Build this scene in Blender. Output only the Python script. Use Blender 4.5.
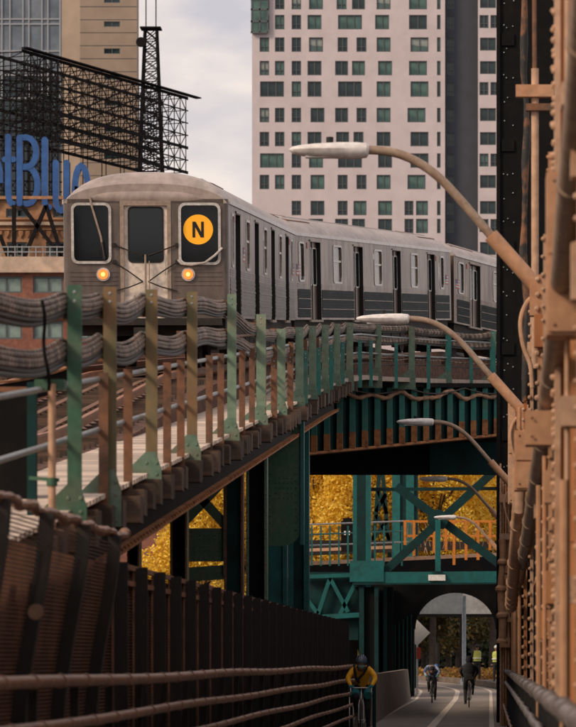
import bpy, bmesh, math, random
import numpy as np
from mathutils import Vector, Matrix
random.seed(7); rng = np.random.default_rng(7)
for o in list(bpy.data.objects): bpy.data.objects.remove(o)
SC = bpy.context.scene; COL = SC.collection
R = math.radians
# ------------------------------------------------------------------ camera
FPX, VX, VY, EYE = 3600.0, 490.0, 660.0, 1.6
cam = bpy.data.cameras.new('camera'); camo = bpy.data.objects.new('camera', cam); COL.objects.link(camo)
camo.location = (0, 0, EYE); camo.rotation_euler = (R(90), 0, 0)
cam.sensor_fit = 'HORIZONTAL'; cam.sensor_width = 36.0; cam.lens = FPX / 576 * 36
cam.shift_x = -(VX - 288) / 576; cam.shift_y = (VY - 363.5) / 576
cam.clip_start = 0.5; cam.clip_end = 4000
cam.dof.use_dof = True; cam.dof.focus_distance = 82; cam.dof.aperture_fstop = 7.0
SC.camera = camo
# ------------------------------------------------------------------ sky, sun, exposure
SUN_EL, SUN_AZ = 34.0, -128.0          # azimuth measured from +Y towards +X
w = bpy.data.worlds.new('World'); SC.world = w; w.use_nodes = True
nt = w.node_tree; nt.nodes.clear()
def wn(t, **k):
    n = nt.nodes.new(t)
    for a, b in k.items(): setattr(n, a, b)
    return n
out = wn('ShaderNodeOutputWorld'); bg = wn('ShaderNodeBackground'); sky = wn('ShaderNodeTexSky')
sky.sky_type = 'NISHITA'; sky.sun_disc = False; sky.sun_elevation = R(SUN_EL); sky.sun_rotation = R(SUN_AZ)
sky.dust_density = 2.0
tc = wn('ShaderNodeTexCoord'); mp = wn('ShaderNodeMapping'); mp.inputs['Scale'].default_value = (1, 1, 2.2)
no = wn('ShaderNodeTexNoise'); no.inputs['Scale'].default_value = 17; no.inputs['Detail'].default_value = 6; no.inputs['Roughness'].default_value = .5
mp.inputs['Location'].default_value = (.05, .43, .31)
rp = wn('ShaderNodeValToRGB'); rp.color_ramp.elements[0].position = .40; rp.color_ramp.elements[1].position = .60
rp.color_ramp.elements[0].color = (6.5, 6.15, 6.6, 1); rp.color_ramp.elements[1].color = (9.8, 8.6, 7.85, 1)
mx = wn('ShaderNodeMix', data_type='RGBA'); mx.inputs['Factor'].default_value = .90
nt.links.new(tc.outputs['Generated'], mp.inputs['Vector']); nt.links.new(mp.outputs[0], no.inputs['Vector'])
nt.links.new(no.outputs['Fac'], rp.inputs[0]); nt.links.new(sky.outputs[0], mx.inputs['A']); nt.links.new(rp.outputs[0], mx.inputs['B'])
nt.links.new(mx.outputs['Result'], bg.inputs[0]); bg.inputs[1].default_value = .1; nt.links.new(bg.outputs[0], out.inputs[0])
sl = bpy.data.lights.new('sun', 'SUN'); sl.energy = 2.4; sl.angle = R(16); sl.color = (1, .80, .60)
so = bpy.data.objects.new('sun', sl); COL.objects.link(so)
az, el = R(SUN_AZ), R(SUN_EL)
sd = Vector((math.sin(az) * math.cos(el), math.cos(az) * math.cos(el), math.sin(el)))
so.rotation_euler = sd.to_track_quat('Z', 'Y').to_euler(); so.location = (-20, -10, 40)
SC.view_settings.view_transform = 'Standard'; SC.view_settings.look = 'None'
SC.view_settings.exposure = 0.0; SC.view_settings.gamma = 1.0; SC.view_settings.use_curve_mapping = False
SC.render.resolution_x = 811; SC.render.resolution_y = 1024
# ------------------------------------------------------------------ helpers
def at(x, y, Y): return Vector(((x - VX) * Y / FPX, Y, EYE + (VY - y) * Y / FPX))
def off(o):
    v = Vector((0, 0, 0))
    while o is not None: v += o.location; o = o.parent
    return v
class MB:
    def __init__(s): s.v = []; s.f = []
    def add(s, vs, fs):
        b = len(s.v); s.v += [tuple(p) for p in vs]; s.f += [tuple(i + b for i in q) for q in fs]; return s
    BF = [(0,3,2,1),(4,5,6,7),(0,1,5,4),(1,2,6,5),(2,3,7,6),(3,0,4,7)]
    def box(s, x0, x1, y0, y1, z0, z1):
        return s.add([(x0,y0,z0),(x1,y0,z0),(x1,y1,z0),(x0,y1,z0),(x0,y0,z1),(x1,y0,z1),(x1,y1,z1),(x0,y1,z1)], s.BF)
    def cbox(s, c, d): return s.box(c[0]-d[0]/2, c[0]+d[0]/2, c[1]-d[1]/2, c[1]+d[1]/2, c[2]-d[2]/2, c[2]+d[2]/2)
    def beam(s, p, q, w, h, up=(0,0,1)):
        p, q = Vector(p), Vector(q); d = (q - p).normalized(); u = Vector(up)
        a = d.cross(u)
        if a.length < 1e-4: a = d.cross(Vector((0,1,0)))
        a.normalize(); b = a.cross(d).normalized(); a *= w/2; b *= h/2
        return s.add([p-a-b, p+a-b, p+a+b, p-a+b, q-a-b, q+a-b, q+a+b, q-a+b], [(0,1,2,3),(7,6,5,4),(0,4,5,1),(1,5,6,2),(2,6,7,3),(3,7,4,0)])
    def tube(s, pts, r, n=8, caps=True):
        pts = [Vector(p) for p in pts]; m = len(pts); rr = r if isinstance(r, (list, tuple)) else [r]*m
        vs = []; fs = []; pa = None
        for i, p in enumerate(pts):
            d = (pts[min(i+1, m-1)] - pts[max(i-1, 0)]).normalized()
            if pa is None:
                a = d.cross(Vector((0,0,1)))
                if a.length < 1e-3: a = d.cross(Vector((0,1,0)))
            else: a = pa - d * pa.dot(d)
            a.normalize(); pa = a; b = d.cross(a)
            for k in range(n):
                t = 2*math.pi*(k+.5)/n; vs.append(p + (a*math.cos(t) + b*math.sin(t))*rr[i])
        for i in range(m-1):
            for k in range(n):
                k2 = (k+1) % n; fs.append((i*n+k, i*n+k2, (i+1)*n+k2, (i+1)*n+k))
        if caps: fs.append(tuple(range(n))[::-1]); fs.append(tuple((m-1)*n+k for k in range(n)))
        return s.add(vs, fs)
    def poly(s, pts, vec):                       # planar outline extruded along vec
        n = len(pts); vec = Vector(vec); a = [Vector(p) for p in pts]
        return s.add(a + [p+vec for p in a], [tuple(range(n))[::-1], tuple(range(n, 2*n))] + [(i, (i+1) % n, n+(i+1) % n, n+i) for i in range(n)])
    def ball(s, c, r, nu=8, nv=6):
        r = r if isinstance(r, (list, tuple)) else (r, r, r); c = Vector(c); vs = []; fs = []
        for j in range(1, nv):
            t = math.pi*j/nv
            for i in range(nu):
                p = 2*math.pi*i/nu; vs.append(c + Vector((r[0]*math.sin(t)*math.cos(p), r[1]*math.sin(t)*math.sin(p), r[2]*math.cos(t))))
        vs += [c + Vector((0,0,r[2])), c - Vector((0,0,r[2]))]; T = len(vs)-2
        for j in range(nv-2):
            for i in range(nu): fs.append((j*nu+i, (j+1)*nu+i, (j+1)*nu+(i+1) % nu, j*nu+(i+1) % nu))
        for i in range(nu):
            fs.append((T, i, (i+1) % nu)); fs.append((T+1, (nv-2)*nu+(i+1) % nu, (nv-2)*nu+i))
        return s.add(vs, fs)
    def build(s, name, m, parent=None, local=False, smooth=True):
        o = None
        if not local:
            d = off(parent) if parent is not None else Vector((0,0,0))
            vs = [(a-d.x, b-d.y, c-d.z) for a, b, c in s.v]
        else: vs = s.v
        me = bpy.data.meshes.new(name); me.from_pydata(vs, [], s.f)
        bm = bmesh.new(); bm.from_mesh(me); bmesh.ops.recalc_face_normals(bm, faces=bm.faces); bm.to_mesh(me); bm.free()
        if smooth:
            me.polygons.foreach_set('use_smooth', [True]*len(me.polygons)); me.set_sharp_from_angle(angle=R(38))
        if m: me.materials.append(m)
        return link(name, me, parent)
def link(name, me, parent=None):
    o = bpy.data.objects.new(name, me); COL.objects.link(o)
    if parent is not None: o.parent = parent
    return o
def tag(o, label, cat, group=None):
    o['label'] = label; o['category'] = cat
    if group: o['group'] = group
    return o
def struct(o): o['kind'] = 'structure'; return o
def stuff(o): o['kind'] = 'stuff'; return o
def thing(name, label, cat, loc=(0,0,0), rot=(0,0,0), group=None):
    o = bpy.data.objects.new(name, None); COL.objects.link(o); o.location = loc; o.rotation_euler = rot; o.empty_display_size = .3
    return tag(o, label, cat, group)
def copy_tree(o, parent=None):
    c = o.copy(); COL.objects.link(c); c.parent = parent
    for ch in list(o.children): copy_tree(ch, c)
    return c
# ------------------------------------------------------------------ materials
MATS = {}
def mat(name, col, col2=None, lo=.45, hi=.65, scale=3.0, rough=.6, metal=0.0, bump=0.0, detail=6, stretch=(1,1,1), bscale=None, var=0.12, spec=.5, coat=0, emit=None, es=0, rvar=0, dist=.01):
    m = bpy.data.materials.new(name); m.use_nodes = True; t = m.node_tree; N = t.nodes; L = t.links; p = N['Principled BSDF']
    p.inputs['Base Color'].default_value = (*col, 1); p.inputs['Roughness'].default_value = rough; p.inputs['Metallic'].default_value = metal
    p.inputs['Specular IOR Level'].default_value = spec; p.inputs['Coat Weight'].default_value = coat
    if emit: p.inputs['Emission Color'].default_value = (*emit, 1); p.inputs['Emission Strength'].default_value = es
    if scale:
        g = N.new('ShaderNodeTexCoord'); mpn = N.new('ShaderNodeMapping'); mpn.inputs['Scale'].default_value = stretch
        L.new(g.outputs['Object'], mpn.inputs['Vector'])
        n = N.new('ShaderNodeTexNoise'); n.inputs['Scale'].default_value = scale; n.inputs['Detail'].default_value = detail; n.inputs['Roughness'].default_value = .62
        L.new(mpn.outputs[0], n.inputs['Vector'])
        src = None
        if col2:
            r = N.new('ShaderNodeValToRGB'); r.color_ramp.elements[0].position = lo; r.color_ramp.elements[1].position = hi
            r.color_ramp.elements[0].color = (*col, 1); r.color_ramp.elements[1].color = (*col2, 1); L.new(n.outputs['Fac'], r.inputs[0]); src = r.outputs[0]
        # fine value variation
        n2 = N.new('ShaderNodeTexNoise'); n2.inputs['Scale'].default_value = scale*4.3; n2.inputs['Detail'].default_value = 4; L.new(mpn.outputs[0], n2.inputs['Vector'])
        mr = N.new('ShaderNodeMapRange'); mr.inputs['From Min'].default_value = .3; mr.inputs['From Max'].default_value = .7
        mr.inputs['To Min'].default_value = 1-var*2; mr.inputs['To Max'].default_value = 1+var; L.new(n2.outputs['Fac'], mr.inputs['Value'])
        mm = N.new('ShaderNodeVectorMath'); mm.operation = 'SCALE'
        if src: L.new(src, mm.inputs[0])
        else: mm.inputs[0].default_value = col
        L.new(mr.outputs[0], mm.inputs['Scale']); L.new(mm.outputs[0], p.inputs['Base Color'])
        if rvar:
            m2 = N.new('ShaderNodeMapRange'); m2.inputs['To Min'].default_value = rough-rvar; m2.inputs['To Max'].default_value = rough+rvar
            L.new(n.outputs['Fac'], m2.inputs['Value']); L.new(m2.outputs[0], p.inputs['Roughness'])
        if bump:
            nb = N.new('ShaderNodeTexNoise'); nb.inputs['Scale'].default_value = bscale or scale*6; nb.inputs['Detail'].default_value = 5; L.new(mpn.outputs[0], nb.inputs['Vector'])
            bp = N.new('ShaderNodeBump'); bp.inputs['Strength'].default_value = bump; bp.inputs['Distance'].default_value = dist; L.new(nb.outputs['Fac'], bp.inputs['Height']); L.new(bp.outputs[0], p.inputs['Normal'])
    MATS[name] = m; return m
RUST = (.20, .075, .03); RUST2 = (.30, .13, .055)
M_green   = mat('green_paint', (.035, .115, .065), (.075, .12, .075), .45, .62, 2.5, .55, bump=.2)
M_olive   = mat('rusting_green_paint', (.15, .135, .065), (.25, .13, .055), .42, .60, 1.6, .6, bump=.25, stretch=(1,1,.5))
M_sage    = mat('sage_paint', (.17, .25, .17), (.24, .23, .15), .52, .70, 2.2, .5, bump=.2)
M_gusset  = mat('gusset_paint', (.12, .195, .135), (.17, .17, .11), .5, .68, 2.6, .5, bump=.2)
M_teal    = mat('teal_paint', (.004, .115, .110), (.008, .078, .073), .48, .66, 1.1, .45, bump=.1)
M_teald   = mat('dark_teal_paint', (.005, .036, .036), (.010, .018, .017), .5, .66, 1.0, .6, bump=.1, spec=.2)
M_flute2  = mat('glancing_fluted_panel', (.17, .13, .11), (.10, .08, .068), .42, .66, 2, .42, metal=.5, stretch=(1,.5,3))  # fluted panel with the lead car's glancing reflection put into its colour
M_hcable = mat('tan_sagging_cable', (.42,.23,.135), (.24,.13,.08), .45,.65, 3, .7)
M_fin     = mat('stiffener_paint', (.022, .20, .17), (.08, .18, .13), .5, .7, 1.5, .45)
M_rust    = mat('rust', (.44, .18, .065), (.22, .085, .035), .45, .62, 4, .8, bump=.4)
M_rustpost= mat('rusty_brown_post', (.20, .085, .04), (.11, .06, .035), .45, .6, 3, .7, bump=.3)
M_black   = mat('black_steel', (.0045, .0045, .0048), (.011, .008, .006), .5, .7, 2, .75, spec=.15)  # near-black colour with faint brown variation
M_tie     = mat('weathered_tie_timber', (.12, .07, .045), (.06, .04, .03), .4, .62, 4, .85, bump=.5, stretch=(.3,2,2))
M_plank   = mat('bleached_plank', (.78, .63, .52), (.60, .46, .37), .45, .68, 5, .8, bump=.3, stretch=(.3,3,1))
M_rail    = mat('rusty_rail', (.36, .15, .07), (.22, .09, .05), .45, .62, 5, .5, bump=.2)
M_ballast = mat('brown_ballast', (.15, .065, .038), (.055, .03, .022), .42, .6, 6, .95, bump=.9, bscale=14, dist=.05)
M_pipe    = mat('galvanised_pipe', (.34, .36, .37), (.24, .23, .22), .48, .66, 6, .4, metal=.3)
M_cable   = mat('grimy_cable_sheath', (.36, .255, .19), (.12, .085, .065), .42, .62, 3.5, .65, bump=.4, bscale=30)
M_cabled  = mat('dark_cable_sheath', (.05, .042, .036), (.03, .025, .022), .45, .65, 4, .6)
M_tan     = mat('tan_bridge_paint', (.50, .265, .145), (.42, .17, .065), .50, .72, 1.8, .6, bump=.25, bscale=18)
M_tanp    = mat('pale_tan_paint', (.54, .33, .21), (.46, .24, .12), .5, .7, 2.2, .6, bump=.2)
M_tano    = mat('orange_stained_paint', (.50, .23, .09), (.40, .13, .035), .45, .66, 1.0, .6, bump=.2, stretch=(2,2,.3))
M_dkrust  = mat('flaking_dark_pipe', (.022, .020, .018), (.27, .11, .045), .50, .60, 2.2, .7, bump=.5, stretch=(1,1,.7))
M_lamp    = mat('lamp_housing_grey', (.74, .69, .66), (.62, .57, .54), .5, .7, 3, .45)
M_arm     = mat('lamp_arm_tan', (.34, .24, .17), (.25, .16, .11), .45, .65, 4, .5)
M_fence   = mat('dark_fence_steel', (.016, .012, .010), (.032, .018, .012), .5, .7, 3, .75)
M_mesh    = mat('rust_brown_mesh', (.15, .065, .037), (.085, .042, .028), .45, .65, 2, .8)
M_fedge   = mat('fence_edge_rust', (.30, .13, .065), (.16, .075, .04), .45, .62, 4, .7)  # rust colour brightened for the lit post edges
M_grail   = mat('brown_guard_rail', (.32, .165, .10), (.21, .105, .065), .45, .65, 5, .5, bump=.2)
M_asph    = mat('asphalt', (.26, .215, .185), (.19, .16, .14), .4, .65, .8, .9, bump=.5, bscale=60)
M_line    = mat('worn_path_line', (.62, .52, .44), (.40, .33, .28), .5, .72, 3, .8)
M_conc    = mat('barrier_concrete', (.20, .15, .115), (.13, .095, .075), .42, .66, 1.6, .9, bump=.3)
M_ground  = mat('bare_ground', (.055, .045, .036), (.035, .03, .025), .4, .65, .5, .95, bump=.5)
M_stain   = mat('stainless_steel', (.27, .195, .152), (.15, .105, .082), .40, .62, 2.2, .36, metal=.75, stretch=(1,1.5,.35), rvar=.06, var=.08)  # streaks in the colour imitate contrasty reflections on the car sides
M_front   = mat('grey_car_front', (.155, .122, .103), (.115, .092, .079), .42, .66, 2.0, .42, metal=.25, stretch=(1,1,.4))
M_roof    = mat('car_roof_steel', (.48, .385, .335), (.36, .285, .245), .42, .66, 1.4, .40, metal=.4, stretch=(1,.5,1))
M_eave    = mat('bright_eave_strip', (.66, .60, .56), (.52, .46, .42), .45, .7, 3, .35, metal=.4)
M_flute   = mat('dark_fluted_panel', (.010, .019, .021), (.028, .034, .034), .42, .66, 2, .55, spec=.07, stretch=(1,.5,3))  # same panels on the rear cars, without the painted reflection
M_cdoor   = mat('cream_door_paint', (.80, .69, .59), (.68, .58, .49), .45, .66, 3, .5)
M_wframe  = mat('window_frame_metal', (.66, .62, .58), (.50, .46, .42), .45, .66, 5, .35, metal=.3)
M_tframe  = mat('tan_door_frame', (.36, .27, .21), (.28, .21, .16), .45, .66, 4, .5)
M_glass   = mat('dark_glass', (.006, .010, .011), scale=0, rough=.06, spec=.6)
M_cglass  = mat('car_window_glass', (.26, .20, .135), (.05, .05, .04), .42, .6, 1.2, .12)  # beige lit look of the panes is put into the colour
M_rubber  = mat('black_rubber', (.006, .006, .006), scale=0, rough=.7)
M_bulk = mat('cab_bulkhead_grey', (.16,.15,.13), (.08,.08,.075), .4,.65, 2, .8)
M_under   = mat('undercar_grime', (.020, .016, .013), (.05, .03, .02), .5, .7, 2, .85)
M_yel     = mat('route_yellow', (.85, .37, .012), scale=0, rough=.5, emit=(.85,.36,.01), es=.35)
M_blk     = mat('sign_black', (.004, .004, .005), scale=0, rough=.5)
M_white   = mat('white_enamel', (.75, .73, .70), (.6, .57, .53), .5, .75, 6, .5)
M_red     = mat('red_enamel', (.45, .05, .03), scale=0, rough=.5)
M_blue    = mat('blue_enamel', (.03, .05, .22), scale=0, rough=.5)
M_orlight = mat('amber_marker_light', (.9, .25, .05), scale=0, rough=.3, emit=(1, .20, .03), es=1.0)
M_orcore  = mat('amber_marker_core', (1, .7, .3), scale=0, rough=.3, emit=(1, .48, .10), es=1.3)

def tweak_random(m, lo, hi):       # each plank its own brightness
    N = m.node_tree.nodes; Lk = m.node_tree.links; oi = N.new('ShaderNodeObjectInfo'); mr = N.new('ShaderNodeMapRange')
    mr.inputs['To Min'].default_value = lo; mr.inputs['To Max'].default_value = hi; Lk.new(oi.outputs['Random'], mr.inputs['Value'])
    p = N['Principled BSDF']; src = p.inputs['Base Color'].links[0].from_socket; v = N.new('ShaderNodeVectorMath'); v.operation = 'SCALE'
    Lk.new(src, v.inputs[0]); Lk.new(mr.outputs[0], v.inputs['Scale']); Lk.new(v.outputs[0], p.inputs['Base Color'])
tweak_random(M_plank, .55, 1.12); tweak_random(M_tie, .5, 1.35)
def wrap(m, sc):                   # wound tape ribs along a cable
    N = m.node_tree.nodes; Lk = m.node_tree.links; g = N.new('ShaderNodeTexCoord'); wv = N.new('ShaderNodeTexWave'); wv.wave_type = 'BANDS'; wv.bands_direction = 'Y'
    wv.inputs['Scale'].default_value = sc; wv.inputs['Distortion'].default_value = 2.0; wv.inputs['Detail'].default_value = 2; wv.inputs['Detail Scale'].default_value = 3
    Lk.new(g.outputs['Object'], wv.inputs['Vector']); p = N['Principled BSDF']; src = p.inputs['Base Color'].links[0].from_socket
    mr = N.new('ShaderNodeMapRange'); mr.inputs['To Min'].default_value = .35; mr.inputs['To Max'].default_value = 1.25; Lk.new(wv.outputs['Fac'], mr.inputs['Value'])
    v = N.new('ShaderNodeVectorMath'); v.operation = 'SCALE'; Lk.new(src, v.inputs[0]); Lk.new(mr.outputs[0], v.inputs['Scale']); Lk.new(v.outputs[0], p.inputs['Base Color'])
wrap(M_cable, 1.6)
M_cabg = mat('cab_glass', (.012, .016, .018), scale=0, rough=.05, spec=.6); M_cabg.node_tree.nodes['Principled BSDF'].inputs['Alpha'].default_value = .45
# ------------------------------------------------------------------ ground and path
def gz(Y): return 0.0 if Y < 146 else min(.6, (Y-146)*.6/30)
m = MB(); ys = [-60, 0, 60, 146, 156, 166, 176, 260, 2600]
for i in range(len(ys)-1):
    a, b = ys[i], ys[i+1]; za, zb = gz(a)-.02, gz(b)-.02
    m.add([(-1500,a,za),(1500,a,za),(1500,b,zb),(-1500,b,zb)], [(0,1,2,3)])
struct(m.build('ground', M_ground))
def pathx(Y): return 0.0 if Y < 156 else -((Y-156)**2)*.010
def ribbon(x0, x1, y0, y1, dz, step=2.0):
    m = MB(); n = max(2, int((y1-y0)/step)); pts = []
    for i in range(n+1):
        Y = y0+(y1-y0)*i/n; pts.append((x0+pathx(Y), x1+pathx(Y), Y, gz(Y)+dz))
    for a, b in zip(pts, pts[1:]):
        m.add([(a[0],a[2],a[3]),(a[1],a[2],a[3]),(b[1],b[2],b[3]),(b[0],b[2],b[3])], [(0,1,2,3)])
    return m
path = struct(ribbon(-3.25, .42, -4, 182, 0).build('cycle_path', M_asph))
ribbon(-1.50, -1.30, 8, 174, .004).build('centre_line', M_line, path)
ribbon(-.02, .10, 8, 178, .004).build('edge_line', M_line, path)
ribbon(-3.05, -2.93, 88, 174, .004).build('edge_line', M_line, path)
# ------------------------------------------------------------------ left guard rail (pipes) and mesh fence
t = thing('pipe_guard_rail', 'brown pipe guard rail with five tubes along the left side of the path', 'guard rail', (-3.1, 20, 0))
for k, (z, r) in enumerate([(1.44,.046),(1.14,.042),(.86,.038),(.59,.036),(.33,.034)]):
    ptsr = [(-3.1 + .02*math.sin(Y*.21+k), Y, z + .010*math.sin(Y*.33+k*2)) for Y in np.arange(8, 84, 1.0)]
    b = MB().tube(ptsr, r, 10).build('rail_tube', M_grail, t)
    m = MB()
    for Y in np.arange(9+k*.37, 84, 1.55):
        m.tube([(-3.1+.02*math.sin(Y*.21+k), Y-.035, z+.010*math.sin(Y*.33+k*2)), (-3.1+.02*math.sin(Y*.21+k), Y+.035, z+.010*math.sin(Y*.33+k*2))], r*1.22, 10)
    stuff(m.build('coupling', M_grail, b))
pm = MB().box(-.03,.03,-.04,.04,0,1.40); pme = None
for Y in np.arange(10, 84, 2.5):
    if pme is None: o = pm.build('rail_post', M_fence, t, local=True); pme = o.data
    else: o = link('rail_post', pme, t)
    o.location = (-.075, Y-20, 0)
t = thing('mesh_fence', 'tall dark rust-brown wire mesh fence with close-set steel posts left of the path', 'fence', (-3.4, 50, 0))
post = MB().box(-.015,.07,-.02,.02,0,2.49).box(-.05,-.015,-.05,.05,0,2.48); edge = MB().box(-.066,-.051,-.08,-.05,0,2.50)
me1 = me2 = None
for Y in list(np.arange(32.7, 84.5, 1.9)):
    if me1 is None:
        o = post.build('fence_post', M_fence, t, local=True); me1 = o.data; e = edge.build('lit_rust_edge', M_fedge, o, local=True); me2 = e.data  # strip of lighter rust paints the lit edge of each post
    else: o = link('fence_post', me1, t); link('lit_rust_edge', me2, o)
    o.location = (.04, Y-50, 0)
m = MB()
for z in np.arange(.12, 2.46, .030): m.box(-3.452,-3.446, 31.6, 84.4, z, z+.010)
stuff(m.build('mesh_wire', M_mesh, t))
m = MB()
for Y in np.arange(31.6, 84.4, .045): m.box(-3.460,-3.453, Y, Y+.009, .1, 2.42)
stuff(m.build('mesh_upright', M_mesh, t))
for z in (2.45, 2.30, .15): MB().box(-3.444,-3.40, 31.6, 84.4, z, z+.05).build('fence_channel', M_fedge, t)
# curved near section
t = thing('curved_mesh_fence', 'nearest fence panels, bowed wire mesh with a knotted top rail at lower left', 'fence', (-3.45, 25, 0))
def bow(z): return -3.46 + .22*math.sin(max(0, (z-.6))/2.15*math.pi*.5)**3
for Y in np.arange(14.2, 31.7, 2.35):
    m = MB()
    zs = np.linspace(0, 2.66, 12)
    for a, b in zip(zs, zs[1:]): m.beam((bow(a)+.05, Y, a), (bow(b)+.05, Y, b), .13, .10, up=(1,0,0))
    m.build('curved_post', M_fence, t)
m = MB()
for z in np.arange(.1, 2.62, .030): m.box(bow(z)-.003, bow(z)+.004, 12, 31.5, z, z+.011)
stuff(m.build('mesh_wire', M_mesh, t))
m = MB()
for Y in np.arange(12, 31.5, .05):
    for a, b in zip(zs[:-1:2], zs[2::2]): m.beam((bow(a)-.008, Y, a), (bow(b)-.008, Y, b), .008, .006, up=(1,0,0))
stuff(m.build('mesh_upright', M_mesh, t))
pts = [(bow(2.66)+.02*math.sin(Y*7), Y, 2.68+.012*math.sin(Y*5)) for Y in np.arange(12, 31.9, .08)]
MB().tube(pts, [.035+.010*math.sin(i*2.1) for i in range(len(pts))], 8).build('top_rail', M_grail, t)
MB().ball((bow(2.66), 31.95, 2.72), .055).build('end_knob', M_grail, t)
m = MB()
m.tube([at(36,612,24.8)+Vector((0,-.02,0)), at(36,612,24.8)+Vector((0,.01,0))], .055, 12)
m.build('round_tag', M_rustpost, t)
o = MB().box(-4.35,-4.15, 10, 86, 0, 2.3).build('void_sheet', M_black); tag(o, 'low black sheet added for the dark void behind the wire mesh fence', 'wall')  # black sheet added where only the dark void under the track lies
# concrete barrier beyond the fence
m = MB()
prof = [(-.30,0),(.10,0),(.06,.35),(-.02,1.22),(-.22,1.22),(-.24,.35)]
m.poly([(-2.95+a, 86, b) for a, b in prof], (-.35, 60, 0))
o = m.build('concrete_barrier', M_conc); tag(o, 'stained concrete barrier on the left of the path beyond the fence', 'barrier')
t = thing('steel_bollard', 'slim grey pipe post standing beside the concrete barrier end', 'post', (-2.72, 84.6, 0))
MB().tube([(-2.72,84.6,0),(-2.72,84.6,1.25)], .045, 10).build('pipe', M_teald, t)
MB().tube([(-2.72,84.6,1.25),(-2.72,84.6,1.31)], [.06,.045], 10).build('cap', M_pipe, t)
t = thing('yellow_marker', 'narrow yellow reflector strip on a post at the fence end', 'marker', (-3.10, 84.9, 0))
MB().box(-3.12,-3.08,84.86,84.90,0,1.75).build('stake', M_fence, t)
M_ylw = mat('dull_yellow', (.55,.42,.05), (.4,.28,.04), .45,.65, 4, .6)
MB().poly([(-3.17,84.85,1.10),(-3.05,84.85,1.10),(-3.07,84.85,1.7),(-3.12,84.85,1.85)], (0,-.012,0)).build('strip', M_ylw, t)
# ------------------------------------------------------------------ right side: guard rail
M_grey = mat('grey_rail_paint', (.20,.165,.155), (.13,.105,.095), .42,.64, 3, .5, bump=.3)
M_navy = mat('dark_navy_steel', (.012,.016,.020), (.03,.024,.02), .5,.7, 3, .6)
t = thing('grey_guard_rail', 'thick grey pipe guard rail running along the right edge of the path', 'guard rail', (.4, 20, 0))
def wav(Y, k): return .010*math.sin(Y*1.3+k)
b = MB().tube([(.395+wav(Y,0), Y, 1.335+wav(Y,2)) for Y in np.arange(8, 140, .5)], .050, 12).build('top_tube', M_grey, t)
m = MB()
for Y in np.arange(9, 120, 1.5): m.tube([(.395+wav(Y,0),Y-.05,1.335+wav(Y,2)),(.395+wav(Y,0),Y+.05,1.335+wav(Y,2))], .060, 12)
stuff(m.build('coupling', M_grey, b))
MB().tube([(.385+wav(Y,1), Y, 1.06+wav(Y,3)) for Y in np.arange(8, 140, .5)], .038, 10).build('middle_tube', M_grey, t)
MB().tube([(.335+wav(Y,1), Y, .52+wav(Y,3)) for Y in np.arange(8, 140, .5)], .028, 10).build('lower_tube', M_grail, t)
MB().box(.492,.502, 8,140, .02,1.0).build('kick_plate', M_navy, t)
pme = None
for Y in np.arange(10, 140, 2.6):
    if pme is None: o = MB().box(-.035,.035,-.05,.05,0,1.26).build('rail_post', M_navy, t, local=True); pme = o.data
    else: o = link('rail_post', pme, t)
    o.location = (.045, Y-20, 0)
# ------------------------------------------------------------------ right side: riveted steel bridge truss
WT = 5.8
t = thing('riveted_bridge_truss', 'tan painted riveted steel bridge truss wall along the right edge', 'bridge truss', (.6, 60, 0))
MB().box(1.05,1.15, 14,142, 0,WT-.2).build('back_plate', M_black, t)  # black sheet added so the gaps between the members read as deep shade
rv = MB().ball((0,0,0), (.019,.019,.019), 6, 4)
def rivets(m, x, y, z0, z1, pitch, r=.022, jit=.0):
    z = z0
    while z < z1:
        rr = r*random.uniform(.8,1.15)
        m.ball((x+random.uniform(-jit,jit), y, z+random.uniform(-.01,.01)), (rr,rr,rr), 6, 4); z += pitch*random.uniform(.9,1.1)
i = 0; px = 583.0
while px > 500.5:
    u_ = (px-VX)/86; pitchpx = 2.2+6.2*u_**.8; pitchpx *= random.uniform(.8,1.25)
    x0 = .47+random.uniform(-.01,.015); Y = x0*FPX/(px-VX); S_m = Y/FPX; gap = random.uniform(.22,.50)
    wx = pitchpx*(1-gap)*S_m                     # member width across the line of sight, in metres
    kind = random.choice([0,0,1,2,2,3]); top = WT*random.uniform(.92,1.03); pm_ = random.choice([M_tan, M_tan, M_tanp, M_tano])
    if kind == 0:
        p = MB().box(x0, x0+wx, Y, Y+.06, 0, top).box(x0+.004, x0+.02, Y+.06, Y+.24, 0, top).build('truss_post', pm_, t)
        m = MB(); rivets(m, x0+wx*.3, Y-.004, .3, top, .125, min(.022, wx*.4)); rivets(m, x0-.002, Y+.03, .3, top, .125, min(.02, wx*.4)); stuff(m.build('rivets', pm_, p))
    elif kind == 1:
        MB().tube([(x0+wx/2, Y+.05, 0), (x0+wx/2, Y+.05, top)], wx/2, 10).build('conduit', M_tanp, t)
    elif kind == 2:
        p = MB().box(x0+.015, x0+.015+wx, Y+.04, Y+.12, 0, top).build('truss_strap', pm_, t)
        m = MB(); rivets(m, x0+.012, Y+.03, .3, top, .15, min(.034, wx*.6), .004); stuff(m.build('rivets', M_tanp, p))
    else:
        p = MB().box(x0, x0+wx*1.2, Y, Y+.03, 0, top).build('truss_plate', pm_, t)
        m = MB(); rivets(m, x0+wx*.25, Y, .3, top, .14, min(.02, wx*.3)); stuff(m.build('rivets', M_tan, p))
    for c in range(2 if Y < 90 else 1):
        z = random.uniform(1.75, WT-.4); h = random.uniform(.10,.34)
        MB().box(x0-.02, x0+pitchpx*S_m*random.uniform(1,2.2), Y-.05, Y+random.uniform(.1,.3), z, z+h).build('cleat_plate', random.choice([M_tan,M_tanp,M_tano]), t)
    px -= pitchpx; i += 1
for z, h in ((1.42,.07),(3.05,.09),(WT-.25,.22)):
    MB().box(.86,.96, 15,140, z, z+h).build('longitudinal_strap', M_tan, t)
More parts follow.
